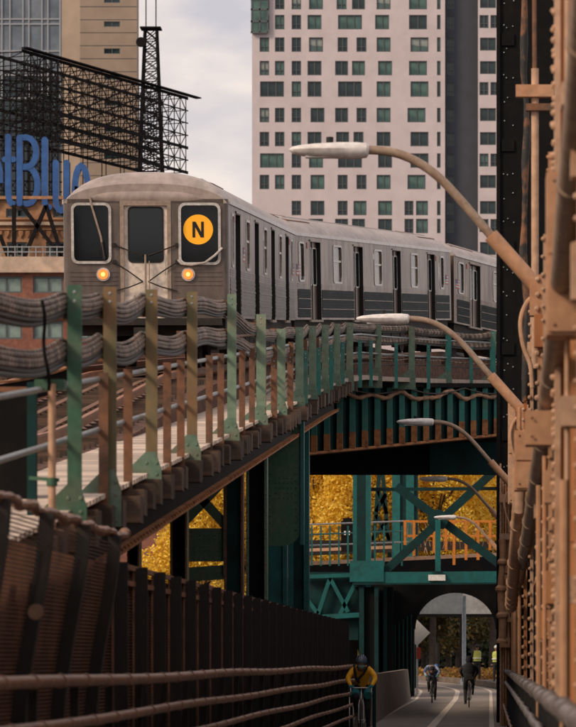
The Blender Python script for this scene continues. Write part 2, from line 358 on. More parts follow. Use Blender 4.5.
# tall main post nearest the camera
t = thing('tall_truss_post', 'tall tan steel truss post with orange rust streaks at upper right', 'steel post', (.7, 25.8, 0))
p = MB().box(.500,1.15, 25.6,25.64, 0,10.5).build('face_plate', M_tano, t)
MB().box(.462,.500, 25.55,25.95, 0,10.5).build('flange', M_tanp, t)
MB().box(.60,.66, 25.52,25.6, 0,10.5).build('cover_strip', M_tan, t)
m = MB(); rivets(m, .458, 25.62, .4, 10.3, .10, .024, .006); rivets(m, .458, 25.85, .4, 10.3, .13, .022, .005); stuff(m.build('rivets', M_tanp, t))
m = MB(); rivets(m, .63, 25.52, .4, 10.3, .2, .016); stuff(m.build('rivets', M_tan, t))
MB().box(.575,.605, 25.585,25.60, 5.62,5.65).build('slot', M_rubber, t)
# dark tower column further back
t = thing('dark_tower_column', 'tall black steel column right of the train, speckled with rivets', 'column', (.6, 92, 0))
MB().box(.185,2.4, 92,92.5, 0,20.5).build('shaft', M_black, t)
MB().box(.165,.26, 91.93,92.0, 0,20.5).build('edge_angle', M_black, t)
m = MB()
for z in np.arange(6, 20, .62):
    for x in (.36,.44,.60): 
        if random.random() < .8: m.ball((x+random.uniform(-.02,.02), 91.99, z+random.uniform(-.1,.1)), .022, 6, 4)
stuff(m.build('rivets', M_pipe, t))
for z in (7.2,9.4,12.0,14.6,17.3):
    MB().box(.30,.62, 91.95,92, z,z+.30).build('splice_plate', M_black, t)
# low pylon where the truss wall ends at the black column
t = thing('end_pylon', 'low tan riveted pylon at the far end of the truss, below the farthest lamps', 'pylon', (.36, 87, 0))
for xa, xb, ya, zt_, mt in ((.235,.275,87.0,6.35,M_tanp),(.285,.34,87.1,6.1,M_tan),(.36,.40,86.9,5.9,M_tano),(.415,.47,87.05,5.9,M_tan)):
    p = MB().box(xa,xb,ya,ya+.12,0,zt_).build('leaf_plate', mt, t)
    m = MB(); rivets(m, xa+.006, ya, 1.2, zt_, .13, .016); stuff(m.build('rivets', mt, p))
for z in (1.9,2.6,3.7,4.5,5.4): MB().box(.228,.48,86.80,86.9,z,z+random.uniform(.12,.3)).build('cleat_plate', random.choice([M_tan,M_tanp]), t)
MB().box(.24,.60,87.25,87.35,0,5.8).build('back_plate', M_rustpost, t)
# pipes, boxes and brackets on the truss
def pipe(name, label, pts, r, mt, cat='pipe', n=10, rings=None, group=None, mring=None):
    t = thing(name, label, cat, tuple(Vector(pts[0])))
    if group: t['group'] = group
    b = MB().tube(pts, r, n).build('pipe_run', mt, t)
    if rings:
        m = MB(); pts = [Vector(p) for p in pts]
        rr = r if not isinstance(r, (list,tuple)) else max(r)
        for k in range(len(pts)-1):
            L = (pts[k+1]-pts[k]).length; d = (pts[k+1]-pts[k]).normalized(); s = rings*.5
            while s < L-.05:
                c = pts[k]+d*s; m.tube([c-d*.03, c+d*.03], rr*1.16, n); s += rings
        if m.v: stuff(m.build('coupling', mring or mt, t))
    return t
pp = []
for Yv in np.linspace(5.2, 11.4, 16): pp.append((.487+.02*math.sin(Yv*2.3)+.012*math.sin(Yv*5), 50, Yv))
pipe('flaking_downpipe', 'dark flaking downpipe with rusty patches hanging before the black column', pp, [.045+.012*math.sin(k*1.7) for k in range(16)], M_dkrust)
t = pipe('tan_conduit', 'straight tan conduit standing left of the tall truss post', [(.525,42,5.0),(.525,42,8.15),(.525,42,8.5)], .045, M_tanp)
MB().tube([(.52,42,8.5),(.515,42,10.3)], .028, 8).build('upper_run', M_rustpost, t)
MB().box(.30,.74, 41.9,42.02, 8.16,8.30).build('bracket', M_tan, t)
MB().box(.42,.74, 41.9,42.02, 8.00,8.08).build('bracket', M_rustpost, t)
dp = [(.47,16.5,4.95),(.47,19,4.55),(.46,22,4.12),(.455,25,3.80),(.45,29,3.52),(.445,35,3.28),(.44,44,3.0),(.43,58,2.72),(.42,64,2.62)]
pipe('drain_pipe', 'thick brown drain pipe sloping down along the tan truss wall', dp, .078, M_arm, n=14, rings=3.2)
dp = [(.40,30,2.95),(.395,36,2.72),(.39,46,2.5),(.385,52,2.35)]
pipe('pale_drain_pipe', 'pale tan pipe hanging low on the truss wall with banded joints', [(.36,45,4.0),(.36,45,3.5),(.33,47,3.0),(.31,50,2.55),(.32,55,2.4)], .085, M_tanp, n=14, rings=1.5)
def junction(name, label, x0,x1,y0,y1,z0,z1, mt, lid=True):
    t = thing(name, label, 'junction box', ((x0+x1)/2, y0, z0))
    MB().box(x0,x1,y0,y1,z0,z1).build('case', mt, t)
    if lid:
        MB().box(x0+.012,x1-.012,y0-.02,y0,z0+.02,z0+(z1-z0)*.47).build('cover', mt, t)
        MB().box(x0+.012,x1-.012,y0-.02,y0,z0+(z1-z0)*.50,z1-.02).build('cover', mt, t)
    m = MB()
    for a in (x0+.05, x1-.05):
        for b in (z0+.06, z1-.06): m.ball((a, y0-.022, b), (.012,.008,.012), 6, 4)
    stuff(m.build('screws', M_rustpost, t))
junction('large_junction_box', 'big tan box on the truss wall at the right frame edge', .362,.80, 23,23.4, 3.68,4.72, M_tan)
junction('wide_cable_box', 'wide flat tan beam box crossing the truss below the large box', .27,.80, 27.4,27.75, 3.24,3.50, M_tan, False)
junction('square_junction_box', 'square tan box under the wide beam box with a horizontal seam', .245,.62, 36,36.4, 3.30,3.90, M_tan)
junction('small_junction_box', 'small open tan box beside the square box', .41,.62, 27,27.3, 2.78,3.02, M_tan, False)
junction('narrow_cable_box', 'narrow tall tan box high on the far truss wall', .30,.44, 60,60.4, 4.2,5.9, M_tanp)
junction('low_terminal_box', 'tan terminal box low on the truss near the guard rail', .45,.63, 24,24.3, 1.98,2.16, M_tanp, False)
t = thing('flanged_standpipe', 'brown flanged standpipe on the far truss beside the arch', 'pipe', (.28, 76, 1.9))
m = MB(); pts=[]; rr=[]
for k in range(44): pts.append((.25+.02*math.sin(k*.21), 76, 1.95+k*.051)); rr.append((.125 if k % 11 in (0,1) else .080)+.012*math.sin(k*.15))
m.tube(pts, rr, 12).build('flanged_run', M_tan, t)
MB().box(.20,.46,75.98,76.02,2.4,2.5).build('bracket', M_tan, t); MB().box(.20,.46,75.98,76.02,3.3,3.4).build('bracket', M_tan, t)
for k,(x,Y,z0,z1,r) in enumerate([(.46,66,.9,5.2,.035),(.47,57,.9,5.6,.03),(.45,33,.9,3.2,.03),(.455,30,.9,3.3,.02),(.46,72,.9,4.6,.04),(.455,22,.9,2.7,.03)]):
    pipe('wall_conduit', ['thin vertical conduit on the far truss wall near the fourth lamp','slim tan conduit beside the third lamp bracket','tan conduit below the wide beam box','thinnest conduit beside the small open box','stout conduit below the fifth lamp arm','short conduit just above the near guard rail'][k], [(x,Y,z0),(x,Y,z1)], r, M_tan, n=8, group='conduits on the truss wall')
# ------------------------------------------------------------------ street lamps
def smooth_pts(P, n):
    P = [Vector(p) for p in P]; Q = [P[0]*2-P[1]]+P+[P[-1]*2-P[-2]]; out_ = []
    for i in range(1, len(Q)-2):
        for k in range(n):
            u = k/n; a, b, c, d = Q[i-1:i+3]; out_.append(.5*((2*b)+(c-a)*u+(2*a-5*b+4*c-d)*u*u+(3*b-a-3*c+d)*u**3))
    return out_+[P[-1]]
def street_lamp(label, Xb, Yb, Zb, cell):
    t = thing('street_lamp', label, 'street lamp', (Xb, Yb, Zb), group='lamps arching over the path')
    MB().tube([(.10,0,-.11),(-.49,0,.55)], .085, 14).build('sleeve', M_tan, t, local=True)
    MB().box(-.06,.14,-.10,.10,-.35,.06).build('clamp', M_tan, t, local=True)
    ctrl = [(-.45,.50),(-.88,1.00),(-1.10,1.22),(-1.30,1.36),(-1.50,1.45),(-1.70,1.49),(-1.90,1.50)]
    MB().tube(smooth_pts([(a,0,b) for a,b in ctrl], 4), .050, 12).build('arm', M_arm, t, local=True)
    h = MB(); st = [(-1.84,.05,.05,.06),(-1.87,.09,.075,.12),(-1.98,.11,.085,.14),(-2.2,.14,.085,.135),(-2.45,.135,.07,.12),(-2.62,.10,.05,.09),(-2.70,.06,.03,.05),(-2.73,.02,.01,.015)]
    n = 12; vs = []; fs = []
    for (x,wd,up,dn) in st:
        for k in range(n):
            a = 2*math.pi*k/n; c, s_ = math.cos(a), math.sin(a); vs.append((x, wd*c, 1.50+(up if s_>0 else dn*.75)*s_))
    for i in range(len(st)-1):
        for k in range(n): fs.append((i*n+k, i*n+(k+1)%n, (i+1)*n+(k+1)%n, (i+1)*n+k))
    fs += [tuple(range(n)), tuple((len(st)-1)*n+k for k in range(n))]
    h.add(vs, fs); hd = h.build('lamp_head', M_lamp, t, local=True)
    MB().box(-2.55,-2.05,-.055,.055,1.409,1.43).build('lens', M_white, hd, local=True)
    if cell: MB().tube([(-2.28,0,1.57),(-2.28,0,1.64)], .042, 10).build('photocell', M_rubber, hd, local=True)
    # feed cable curling down to the wall
    MB().tube(smooth_pts([(.02,-.05,-.10),(-.10,-.05,-.22),(-.16,-.05,-.42),(-.13,-.05,-.68),(-.05,-.05,-.9),(-.03,-.05,-1.15)], 5), .028, 8).build('feed_conduit', M_tanp, t, local=True)
    return t
for k, (Yb, lab) in enumerate([(40,'nearest and largest street lamp arching over the train from the right'),(60,'second street lamp from the camera, head just below the train'),(86,'third street lamp, white head in front of the teal girder'),(113,'fourth street lamp, head against the golden leaves under the girder'),(143.5,'farthest street lamp, small head before the teal cross brace')]):
    street_lamp(lab, .50, Yb, 5.79 if k else 5.77, k < 3)
# ------------------------------------------------------------------ elevated railway
EX = [(14,-3.6),(85,-3.6),(90,-3.56),(94,-3.36),(96.8,-2.95),(98.8,-2.15),(101,-1.17),(103,.10),(107,2.6)]
def ex(Y):
    for (a,xa),(b,xb) in zip(EX, EX[1:]):
        if Y <= b: return xa+(xb-xa)*(Y-a)/(b-a)
    return EX[-1][1]
def ez(Y): return 2.86+.0975*(Y-31) if Y < 95 else 9.10+.06*(Y-95)
def rz(Y):
    d = .55*min(1, max(0, (63-Y)/16))
    return 6.98+.0925*(Y-66.7)-d if Y < 116 else 11.54+.03*(Y-116)
CL = [(10,-6.36),(88,-6.36),(91,-6.30),(96,-5.75),(104,-4.55),(113,-3.0),(120,-1.3),(135,3.2),(150,8.5)]
def cx(Y):
    for (a,xa),(b,xb) in zip(CL, CL[1:]):
        if Y <= b: return xa+(xb-xa)*(Y-a)/(b-a)
    return CL[-1][1]
V = thing('elevated_railway', 'elevated railway viaduct with plank walkway and tall posts carrying the train', 'viaduct', (-4, 30, 0))
# walkway planks
pl = MB().box(-1.28,0,-.105,.105,-.045,0); plm = None; Y = 20.0
while Y < 90:
    if plm is None: o = pl.build('plank', M_plank, V, local=True); plm = o.data
    else: o = link('plank', plm, V)
    o.location = Vector((ex(Y)-.03, Y, ez(Y)+.02)) - off(V); o.rotation_euler = (math.atan(.0975), 0, 0); Y += .27 if Y < 60 else .32
m = MB()
for Ya in np.arange(88.0, 106, 1.0):
    Yb = Ya+1.0; xa, xb = ex(Ya), ex(Yb); la = xa-1.15; lb = xb-1.15
    za, zb = ez(Ya), ez(Yb); m.add([(la,Ya,za+.02),(xa-.03,Ya,za+.02),(xb-.03,Yb,zb+.02),(lb,Yb,zb+.02),(la,Ya,za-.1),(xa-.03,Ya,za-.1),(xb-.03,Yb,zb-.1),(lb,Yb,zb-.1)], [(0,1,2,3),(7,6,5,4),(0,4,5,1),(1,5,6,2),(2,6,7,3),(3,7,4,0)])
m.build('walkway_slab', M_plank, V)
m = MB()
for Ya in np.arange(88.0, 118, 1.0):
    Yb = Ya+1.0; xa, xb = ex(Ya)-1.16, ex(Yb)-1.16; la = min(cx(Ya)+.5, xa-.1); lb = min(cx(Yb)+.5, xb-.1); za, zb = ez(Ya)-.03, ez(Yb)-.03
    m.add([(la,Ya,za),(xa,Ya,za),(xb,Yb,zb),(lb,Yb,zb),(la,Ya,za-.15),(xa,Ya,za-.15),(xb,Yb,zb-.15),(lb,Yb,zb-.15)], [(0,1,2,3),(7,6,5,4),(0,4,5,1),(1,5,6,2),(2,6,7,3),(3,7,4,0)])
m.build('inner_deck', M_under, V)
# tie ends below the walkway edge
tm = MB().box(-1.15,.12,-.16,.16,-.32,-.06); tme = None; Y = 20.2
while Y < 92:
    if tme is None: o = tm.build('tie', M_tie, V, local=True); tme = o.data
    else: o = link('tie', tme, V)
    o.location = Vector((ex(Y)+random.uniform(-.06,.06), Y, ez(Y)+random.uniform(-.03,.01))) - off(V); Y += .95
# stringer below
def sweep(fx, fz, y0, y1, step, prof):        # prof: (dx, dz) outline swept along the line
    m = MB(); n = len(prof); vs = []; fs = []; Ys = list(np.arange(y0, y1+1e-6, step))
    for Y in Ys:
        for a, b in prof: vs.append((fx(Y)+a, Y, fz(Y)+b))
    for i in range(len(Ys)-1):
        for k in range(n): fs.append((i*n+k, i*n+(k+1)%n, (i+1)*n+(k+1)%n, (i+1)*n+k))
    fs += [tuple(range(n))[::-1], tuple((len(Ys)-1)*n+k for k in range(n))]
    return m.add(vs, fs)
def bx2(a,b,c,d): return [(a,c),(b,c),(b,d),(a,d)]
sweep(ex, ez, 15, 90, 5, bx2(-.42,-.34,-.74,-.302)).build('stringer_web', M_black, V)
sweep(ex, ez, 15, 90, 5, bx2(-.50,-.22,-.79,-.742)).build('bottom_flange', M_rust, V)
sweep(ex, ez, 15, 90, 5, bx2(-5.6,-5.5,-.9,-.30)).build('far_stringer', M_black, V)
m = MB()
for Y in np.arange(16, 90, .35): m.ball((ex(Y)-.22, Y, ez(Y)-.735), .022, 6, 4)
stuff(m.build('flange_rivets', M_rust, V))
# trackbed, ties and rails
sweep(lambda Y: cx(Y), rz, 14, 134, 4, bx2(-6.6,1.50,-1.25,-.20)).build('trackbed', M_ballast, V)
km = MB().box(-1.3,1.3,-.12,.12,-.26,-.14); kme = None; Y = 22.0; k2 = 0
while Y < 66:
    for dx in (0,-3.7):
        if kme is None: o = km.build('sleeper', M_tie, V, local=True); kme = o.data
        else: o = link('sleeper', kme, V)
        o.location = Vector((cx(Y)+dx, Y, rz(Y))) - off(V)
    Y += .62
for dx in (-.72,.72,-4.42,-2.98):
    sweep(lambda Y: cx(Y)+dx, rz, 14, 134, 2, [(-.075,-.16),(.075,-.16),(.02,-.13),(.02,-.04),(.036,-.035),(.036,0),(-.036,0),(-.036,-.035),(-.02,-.04),(-.02,-.13)]).build('rail', M_rail, V)
for dx in (-1.6,): sweep(lambda Y: cx(Y)+dx, rz, 14, 112, 2, bx2(-.05,.05,-.16,.02)).build('third_rail', M_rail, V)
for dx in (.3,-.3,-3.4,-4.0): sweep(lambda Y: cx(Y)+dx, rz, 14, 66, 2, bx2(-.05,.05,-.16,-.12)).build('guard_timber', M_rustpost, V)
# tall and short posts with gusset brackets
def post_at(Y, h, mt, wd, X=None, gus=True, Z=None):
    X = ex(Y) if X is None else X; Z = ez(Y) if Z is None else Z
    p = MB().box(X-wd/2, X+wd/2, Y-.012, Y+.012, Z-.28, Z+h).box(X-.012, X+.012, Y+.012, Y+.13, Z-.28, Z+h).build('railing_post', mt, V)
    m = MB()
    for dz in (.06,.14): m.ball((X, Y-.012, Z+h-dz), (.016,.010,.016), 6, 4)
    m.build('bolts', M_pipe, p)
    if gus:
        wg = min(.62, wd*3.2)
        g = MB().poly([(X+.11,Y-.03,Z-.30),(X+.11,Y-.03,Z+.05),(X+.05,Y-.03,Z+.24),(X-.06,Y-.03,Z+.24),(X-wg,Y-.03,Z-.10),(X-wg,Y-.03,Z-.30)], (0,-.022,0)).build('gusset', M_gusset if Y > 33 else M_green, p)
        m = MB()
        for dz in (-.24,-.12,.0,.12):
            for dx in (.06,-.05): m.ball((X+dx, Y-.052, Z+dz), (.020,.012,.020), 6, 4)
        for dx in (-.18,-.32,-.46):
            if dx > -wg+.05: m.ball((X+dx, Y-.052, Z-.24), (.020,.012,.020), 6, 4)
        stuff(m.build('rivets', M_gusset, g))
for Y, mt in ((31.2,M_green),(34.1,M_olive),(38.3,M_olive),(43.5,M_olive),(50.2,M_sage)): post_at(Y, 1.97, mt, .125)
for Y in (56.6,62,68,73,78.6,84.7): post_at(Y, 1.68 if Y < 60 else 1.42, M_sage, .15)
for Y in (90.6,): post_at(Y, 1.42, M_sage, .17)
for X, Y in ((-3.0,96.6),(-2.15,98.8),(-1.17,101),(.08,103)): post_at(Y, 1.42, M_fin if X > -2 else M_sage, .17, X)
for Y in (60,64.8,70.2,75.6,81.6,87.5,93.6,95.4,97.8,99.8,102): post_at(Y, .95, M_rustpost if Y < 70 else M_fin, .10, None, False)
# handrail on the outer edge
hp = [34,36.3,40.7,42.5,46.8,48.8,53,55.2,58,61,66,71,76]
for Y in hp:
    X, Z = ex(Y)-.05, ez(Y)
    MB().box(X-.045, X+.045, Y-.01, Y+.01, Z-.2, Z+1.16).box(X-.008,X+.008,Y+.01,Y+.07,Z-.2,Z+1.16).build('handrail_post', M_rustpost, V)
for h in (1.10,.62):
    MB().tube([(ex(Y)-.10, Y, ez(Y)+h) for Y in np.arange(18, 104, 1.5)], .026, 8).build('handrail', M_pipe, V)
MB().tube([(ex(Y)-.10, Y, ez(Y)+1.36) for Y in np.arange(18, 92, 1.5)], .022, 8).build('handrail', M_rustpost, V)
# crossing span: stringer with fins
def lerp(a,b,t): return Vector(a)*(1-t)+Vector(b)*t
C = thing('crossing_girder', 'teal plate girder with rust-footed stiffener fins spanning over the path', 'girder', (-2, 102, 7))
A0, A1 = Vector((-5.5,95.6,0)), Vector((.9,103.4,0))
def gt(t): return 8.84+.56*t      # top
def gb(t): return 7.02+1.12*t     # bottom of fins
n = 19
m = MB(); a, b = A0+Vector((0,.10,0)), A1+Vector((0,.10,0))
m.poly([(a.x,a.y,gb(0)),(b.x,b.y,gb(1)),(b.x,b.y,gt(1)),(a.x,a.y,gt(0))], (0,.03,0)).build('web', M_teald, C)
fin = None
for i in range(n):
    tt = i/(n-1)*.92+.02; p = A0.lerp(A1, tt)
    f = MB().box(p.x-.075,p.x+.075,p.y-.16,p.y+.12,gb(tt)+.46,gt(tt)).build('stiffener', M_fin, C)
    MB().box(p.x-.08,p.x+.08,p.y-.17,p.y+.12,gb(tt)+.02,gb(tt)+.458).build('rusty_foot', M_rust, f)
m = MB(); 
m.poly([(A0.x,A0.y-.16,gb(0)-.05),(A1.x,A1.y-.16,gb(1)-.05),(A1.x,A1.y-.16,gb(1)+.018),(A0.x,A0.y-.16,gb(0)+.018)], (0,.5,0)).build('bottom_flange', M_rust, C)
m = MB(); m.poly([(A0.x,A0.y-.3,gt(0)),(A1.x,A1.y-.3,gt(1)),(A1.x,A1.y-.3,gt(1)+.12),(A0.x,A0.y-.3,gt(0)+.12)], (0,.6,0)).build('top_flange', M_black, C)
MB().box(-5.6,1.4,104.6,104.75,6.98,8.3).build('lower_beam', M_black, C)
MB().box(-1.75,1.4,104.5,104.57,6.99,7.92).build('cover_plate', M_teald, C)
MB().box(-2.2,1.2,104.0,104.2,8.28,8.40).build('pipe_ledge', M_teal, C)
# ragged cable bundle on the girder
pts = []
for i in range(260):
    tt = i/259; p = A0.lerp(A1, tt*.97+.01); z = gt(tt)-.24+.11*math.sin(i*.115)*(.55+.45*math.sin(i*.043+1))+.05*math.sin(i*.21+1)
    pts.append((p.x, p.y-.22, z))
tag(MB().tube(pts, [.060+.010*math.sin(i*.8) for i in range(260)], 8).build('sagging_cable', M_hcable), 'brown sagging cable looping across the teal stiffener fins', 'cable')
pts = [(A0.lerp(A1,i/60).x, A0.lerp(A1,i/60).y-.3, gt(i/60)-.02-.16*abs(math.sin(i*.21))) for i in range(61)]
tag(MB().tube(pts, .022, 6).build('thin_cable', M_cabled), 'thin black cable drooping just under the walkway over the girder', 'cable')
# cable bundles hung on the posts
def hz(Y):   # hanging height above the edge falls where the posts get short
    return 1.0 if Y < 50 else (1-(Y-50)/9*.26 if Y < 59 else .74)
def bundle(name, label, h0, offs, seed, y0=19, y1=104):
    t = thing(name, label, 'cable bundle', (ex(y0), y0, ez(y0)+h0), group='cables hung along the viaduct posts')
    posts = [14,20,25.5,31.2,34.1,38.3,43.5,50.2,56.6,62,68,73,78.6,84.7,90.6,96.6,98.8,101,103,110]
    rnd = random.Random(seed); sags = [rnd.uniform(.02,.085) for _ in posts]
    for k, (dy, dx, r, mt) in enumerate(offs):
        pts = []; rr = []; Y = y0; i = 0; ph = rnd.uniform(0,6)
        while Y < y1:
            for q in range(len(posts)-1):
                if posts[q] <= Y < posts[q+1]: break
            u = (Y-posts[q])/(posts[q+1]-posts[q]); sag = sags[q]*4*u*(1-u)
            pts.append((ex(Y)-.13+dx*.8, Y, ez(Y)+h0*hz(Y)+dy*.8*(hz(Y)**.5)-sag+.005*math.sin(Y*1.1+ph)+.03*math.sin(Y*.95+h0))); rr.append(.72*r*(1+.10*(i % 2)))
            Y += .09 if Y < 60 else .22; i += 1
        MB().tube(pts, rr, 7).build('cable', mt, t)
    m = MB()
    for Y in posts[1:-1]:
        if y0 < Y < y1:
            z = ez(Y)+h0*hz(Y); m.box(ex(Y)-.20, ex(Y)-.03, Y+.14, Y+.165, z-.15, z+.08)
    stuff(m.build('hanger_clips', M_rustpost, t))
bundle('cable_bundle', 'upper bundle of thick ribbed cables slung along the tops of the posts', 1.84, [(.075,.02,.024,M_cable),(.03,.05,.030,M_cable),(-.02,.06,.032,M_cable),(-.07,.05,.032,M_cable),(-.12,.04,.030,M_cabled),(-.005,-.02,.03,M_cable),(-.165,.02,.032,M_cabled)], 3)
bundle('cable_bundle', 'lower bundle of ribbed cables slung beneath the upper one along the posts', 1.43, [(.10,.02,.022,M_cable),(.05,.04,.030,M_cable),(.0,.05,.032,M_cable),(-.05,.05,.032,M_cable),(-.10,.04,.032,M_cabled),(-.155,.05,.030,M_cabled),(-.02,-.02,.03,M_cable)], 5)
bundle('cable_bundle', 'lowest thin cables beneath the train above the crossing girder', .80, [(.05,.0,.022,M_cable),(-.10,.03,.024,M_cable),(-.30,.02,.022,M_cabled)], 9, y0=57)
# left edge details: cabinet, dark beam, tan standpipe, teal post
t = thing('trackside_cabinet', 'black trackside cabinet with rust-brown top edge at the left frame edge', 'cabinet', tuple(at(10,440,33)))
MB().box(at(-12,0,33).x, at(27,0,33).x, 33, 33.5, at(0,505,33).z, at(0,392,33).z).build('case', M_black, t)
MB().box(at(-12,0,33).x-.02, at(27,0,33).x+.03, 32.97, 33.53, at(0,392,33).z, at(0,387,33).z).build('lid', M_rustpost, t)
t = thing('curved_beam', 'dark curved beam with rusty top flange behind the cables at left', 'beam', tuple(at(30,385,36)))
pts = [at(x, 383-.0034*(x+20)**2*.62, 36+.02*x) for x in range(-30, 72, 6)]
m = MB()
for a, b in zip(pts, pts[1:]): m.beam(a, b, .10, .02)
m.build('top_flange', M_rust, t)
m = MB()
for a, b in zip(pts, pts[1:]): m.beam(a-Vector((0,0,.12)), b-Vector((0,0,.12)), .05, .20)
m.build('web', M_black, t)
t = thing('tan_standpipe', 'tan vertical standpipe with a clamp at far left of the walkway', 'pipe', tuple(at(52,520,29.6)))
MB().tube([at(52,545,29.6), at(52,384,29.6)], .032, 12).build('pipe_run', M_tanp, t)
MB().tube([at(52,486,29.6), at(52,478,29.6)], .045, 12).build('clamp', M_green, t)
MB().box(at(34,0,29.6).x, at(64,0,29.6).x, 29.62,29.8, at(0,389,29.6).z, at(0,379,29.6).z).build('bracket', M_green, t)
MB().beam(at(30,478,29.8), at(58,480,29.6), .03, .03).build('tie_rod', M_green, t)
t = thing('teal_stanchion', 'dark teal stanchion beside the tan standpipe at left', 'post', tuple(at(40,520,30.4)))
MB().box(at(27,0,30.4).x, at(36,0,30.4).x, 30.4,30.5, at(0,530,30.4).z, at(0,382,30.4).z).build('shaft', M_teald, t)
MB().box(at(24,0,30.4).x, at(39,0,30.4).x, 30.38,30.52, at(0,530,30.4).z, at(0,522,30.4).z).build('foot', M_teald, t)
# ------------------------------------------------------------------ columns under the viaduct
def hcol(name, label, xl, xr, Y, ytop, mt, medge, flw=.03, dep=.35, zb=0.0, grp='columns under the viaduct'):
    a, b = at(xl,0,Y).x, at(xr,0,Y).x; zt = at(0,ytop,Y).z
    t = thing(name, label, 'column', ((a+b)/2, Y, zb), group=grp)
    MB().box(a, a+flw, Y, Y+dep, zb, zt).build('flange', medge, t)
    MB().box(b-flw, b, Y, Y+dep, zb, zt).build('flange', medge, t)
    MB().box(a+flw, b-flw, Y+.08, Y+.12, zb, zt).build('web', mt, t)
    m = MB(); z = max(zb, 1.6)
    while z < zt-.1:
        m.ball((a+flw/2, Y, z), .016, 6, 4); m.ball((b-flw/2, Y, z), .016, 6, 4); z += .16
    stuff(m.build('rivets', medge, t))
    return t
hcol('steel_column', 'nearest dark column below the viaduct, just above the fence knob', 127,139, 44, 478, M_black, M_olive, .02)
hcol('steel_column', 'dark column with pale edge left of the lattice brace', 170,187, 52, 470, M_black, M_olive, .03)
hcol('steel_column', 'column with bright rusty right edge right of the lattice brace', 224,243, 62, 452, M_teald, M_rustpost, .04)
hcol('steel_column', 'olive green column left of the rounded gusset plate', 246,267, 66, 440, M_black, M_gusset, .05)
hcol('steel_column', 'bright teal column at the end of the fence under the girder', 288,309, 88, 410, M_teald, M_teal, .13)
hcol('steel_column', 'short teal column showing below the rounded gusset plate', 268,287, 84, 430, M_teal, M_teal, .10)
t = thing('rounded_gusset', 'big green steel gusset plate with rounded lower corner under the viaduct', 'gusset plate', tuple(at(285,490,72)))
Yg = 72; pts = [at(x,y,Yg) for x,y in ((267,418),(300,412),(301,528),(299,537),(293,543),(284,546),(267,546))]
MB().poly(pts, (0,.05,0)).build('plate', M_green, t)
MB().box(at(300.5,0,Yg).x, at(304,0,Yg).x, Yg-.05, Yg+.2, at(0,545,Yg).z, at(0,415,Yg).z).build('edge_angle', M_teal, t)
m = MB()
for yy in range(425, 535, 7): m.ball(at(270,yy,Yg), .018, 6, 4); m.ball(at(296,yy,Yg), .018, 6, 4)
for xx in range(276,294,4):
    for yy in range(478,500,5): m.ball(at(xx,yy,Yg), .016, 6, 4)
stuff(m.build('rivets', M_green, t))
# lattice brace with gaps
t = thing('lattice_brace', 'green lattice brace with diamond gaps showing golden leaves under the viaduct', 'brace', tuple(at(205,570,76)))
Yl = 76
for a, b, wd in (((186,575),(186,470),.16),((225,575),(225,462),.16),((186,520),(226,478),.20),((188,484),(228,528),.20),((186,545),(226,545),.70),((184,575),(228,572),.3)):
    p, q = at(*a,Yl), at(*b,Yl); MB().beam(p, q, .06, wd, up=(0,1,0) if abs(p.x-q.x) < .01 else (0,0,1)).build('lattice_bar', M_gusset, t)
m = MB()
for yy in range(535,560,4):
    for xx in range(190,224,5): m.ball(at(xx,yy,Yl)-Vector((0,.03,0)), .016, 6, 4)
stuff(m.build('rivets', M_gusset, t))
o = MB().box(-13.2,-12.9, 20,112, 0,7.0).build('added_side_wall', M_black); tag(o, 'added black wall closing the far side under the viaduct', 'wall')  # black wall added to keep side light out from under the deck
# ------------------------------------------------------------------ portal frame, lower deck, arch
Yp = 148; Sp = FPX/Yp
P = thing('portal_frame', 'teal steel portal with cross bracing above the arch', 'portal frame', (-2.5, Yp, 0))
def pb(name, a, b, w_, h_, mt=M_teal, dy=0):
    p, q = at(a[0],a[1],Yp), at(b[0],b[1],Yp); d = Vector((0,dy,0))
    return MB().beam(p+d, q+d, w_, h_, up=(0,0,1) if abs(p.x-q.x) > .02 else (1,0,0)).build(name, mt, P)
pb('bottom_beam', (355,578), (505,577), .5, .46)
pb('bottom_flange', (353,584.5), (505,583.5), .7, .06, M_teald)
pb('diagonal', (384,572), (500,466), .2, .34, M_teald, .0)
pb('diagonal', (396,486), (502,566), .2, .34, M_teald, .24)
pb('hanger', (438,520), (438,572), .18, .22, M_teal, -.25)
pb('top_strut', (370,489), (500,488), .14, .14, M_teald, .5)
cpt = at(438,519,Yp); MB().poly([(cpt.x+a*.42, Yp-.14, cpt.z+b*.42) for a, b in ((-1,-.5),(-.3,-1),(.6,-1),(1,-.3),(.9,.4),(.3,.9),(-.4,.9),(-1,.4))], (0,.02,0)).build('node_plate', M_teald, P)
for xa, xb, mt in ((353,357,M_teal),(357,366,M_teald),(366,371,M_teal)):
    MB().box(at(xa,0,Yp).x, at(xb,0,Yp).x, Yp-.2, Yp+.2, 4.6, at(0,470,Yp).z).build('column_leaf', mt, P)
MB().box(at(350,0,Yp).x, at(384,0,Yp).x, Yp-.32, Yp-.26, at(0,582,Yp).z, at(0,561,Yp).z).build('corner_plate', M_teal, P)
# bracket truss left of the portal
pb('truss_chord', (304,577), (356,575), .25, .16); pb('truss_chord', (304,618), (360,615), .25, .20)
for a, b in (((330,578),(318,614)),((330,578),(348,612)),((358,578),(340,614)),((306,598),(318,614))): pb('truss_web', a, b, .12, .16)
MB().box(at(298,0,Yp).x, at(358,0,Yp).x, Yp+.3, Yp+.4, at(0,640,Yp).z, at(0,572,Yp).z).build('back_plate', M_teald, P)
t = thing('exit_light_box', 'small pale light box mounted on the middle of the portal beam', 'light box', tuple(at(436,577,Yp)))
MB().cbox(tuple(at(437,578,Yp)-Vector((0,.36,0))), (.70,.16,.24)).build('case', M_white, t)
MB().cbox(tuple(at(437,573,Yp)-Vector((0,.36,-.04))), (.5,.1,.05)).build('mount', M_teald, t)
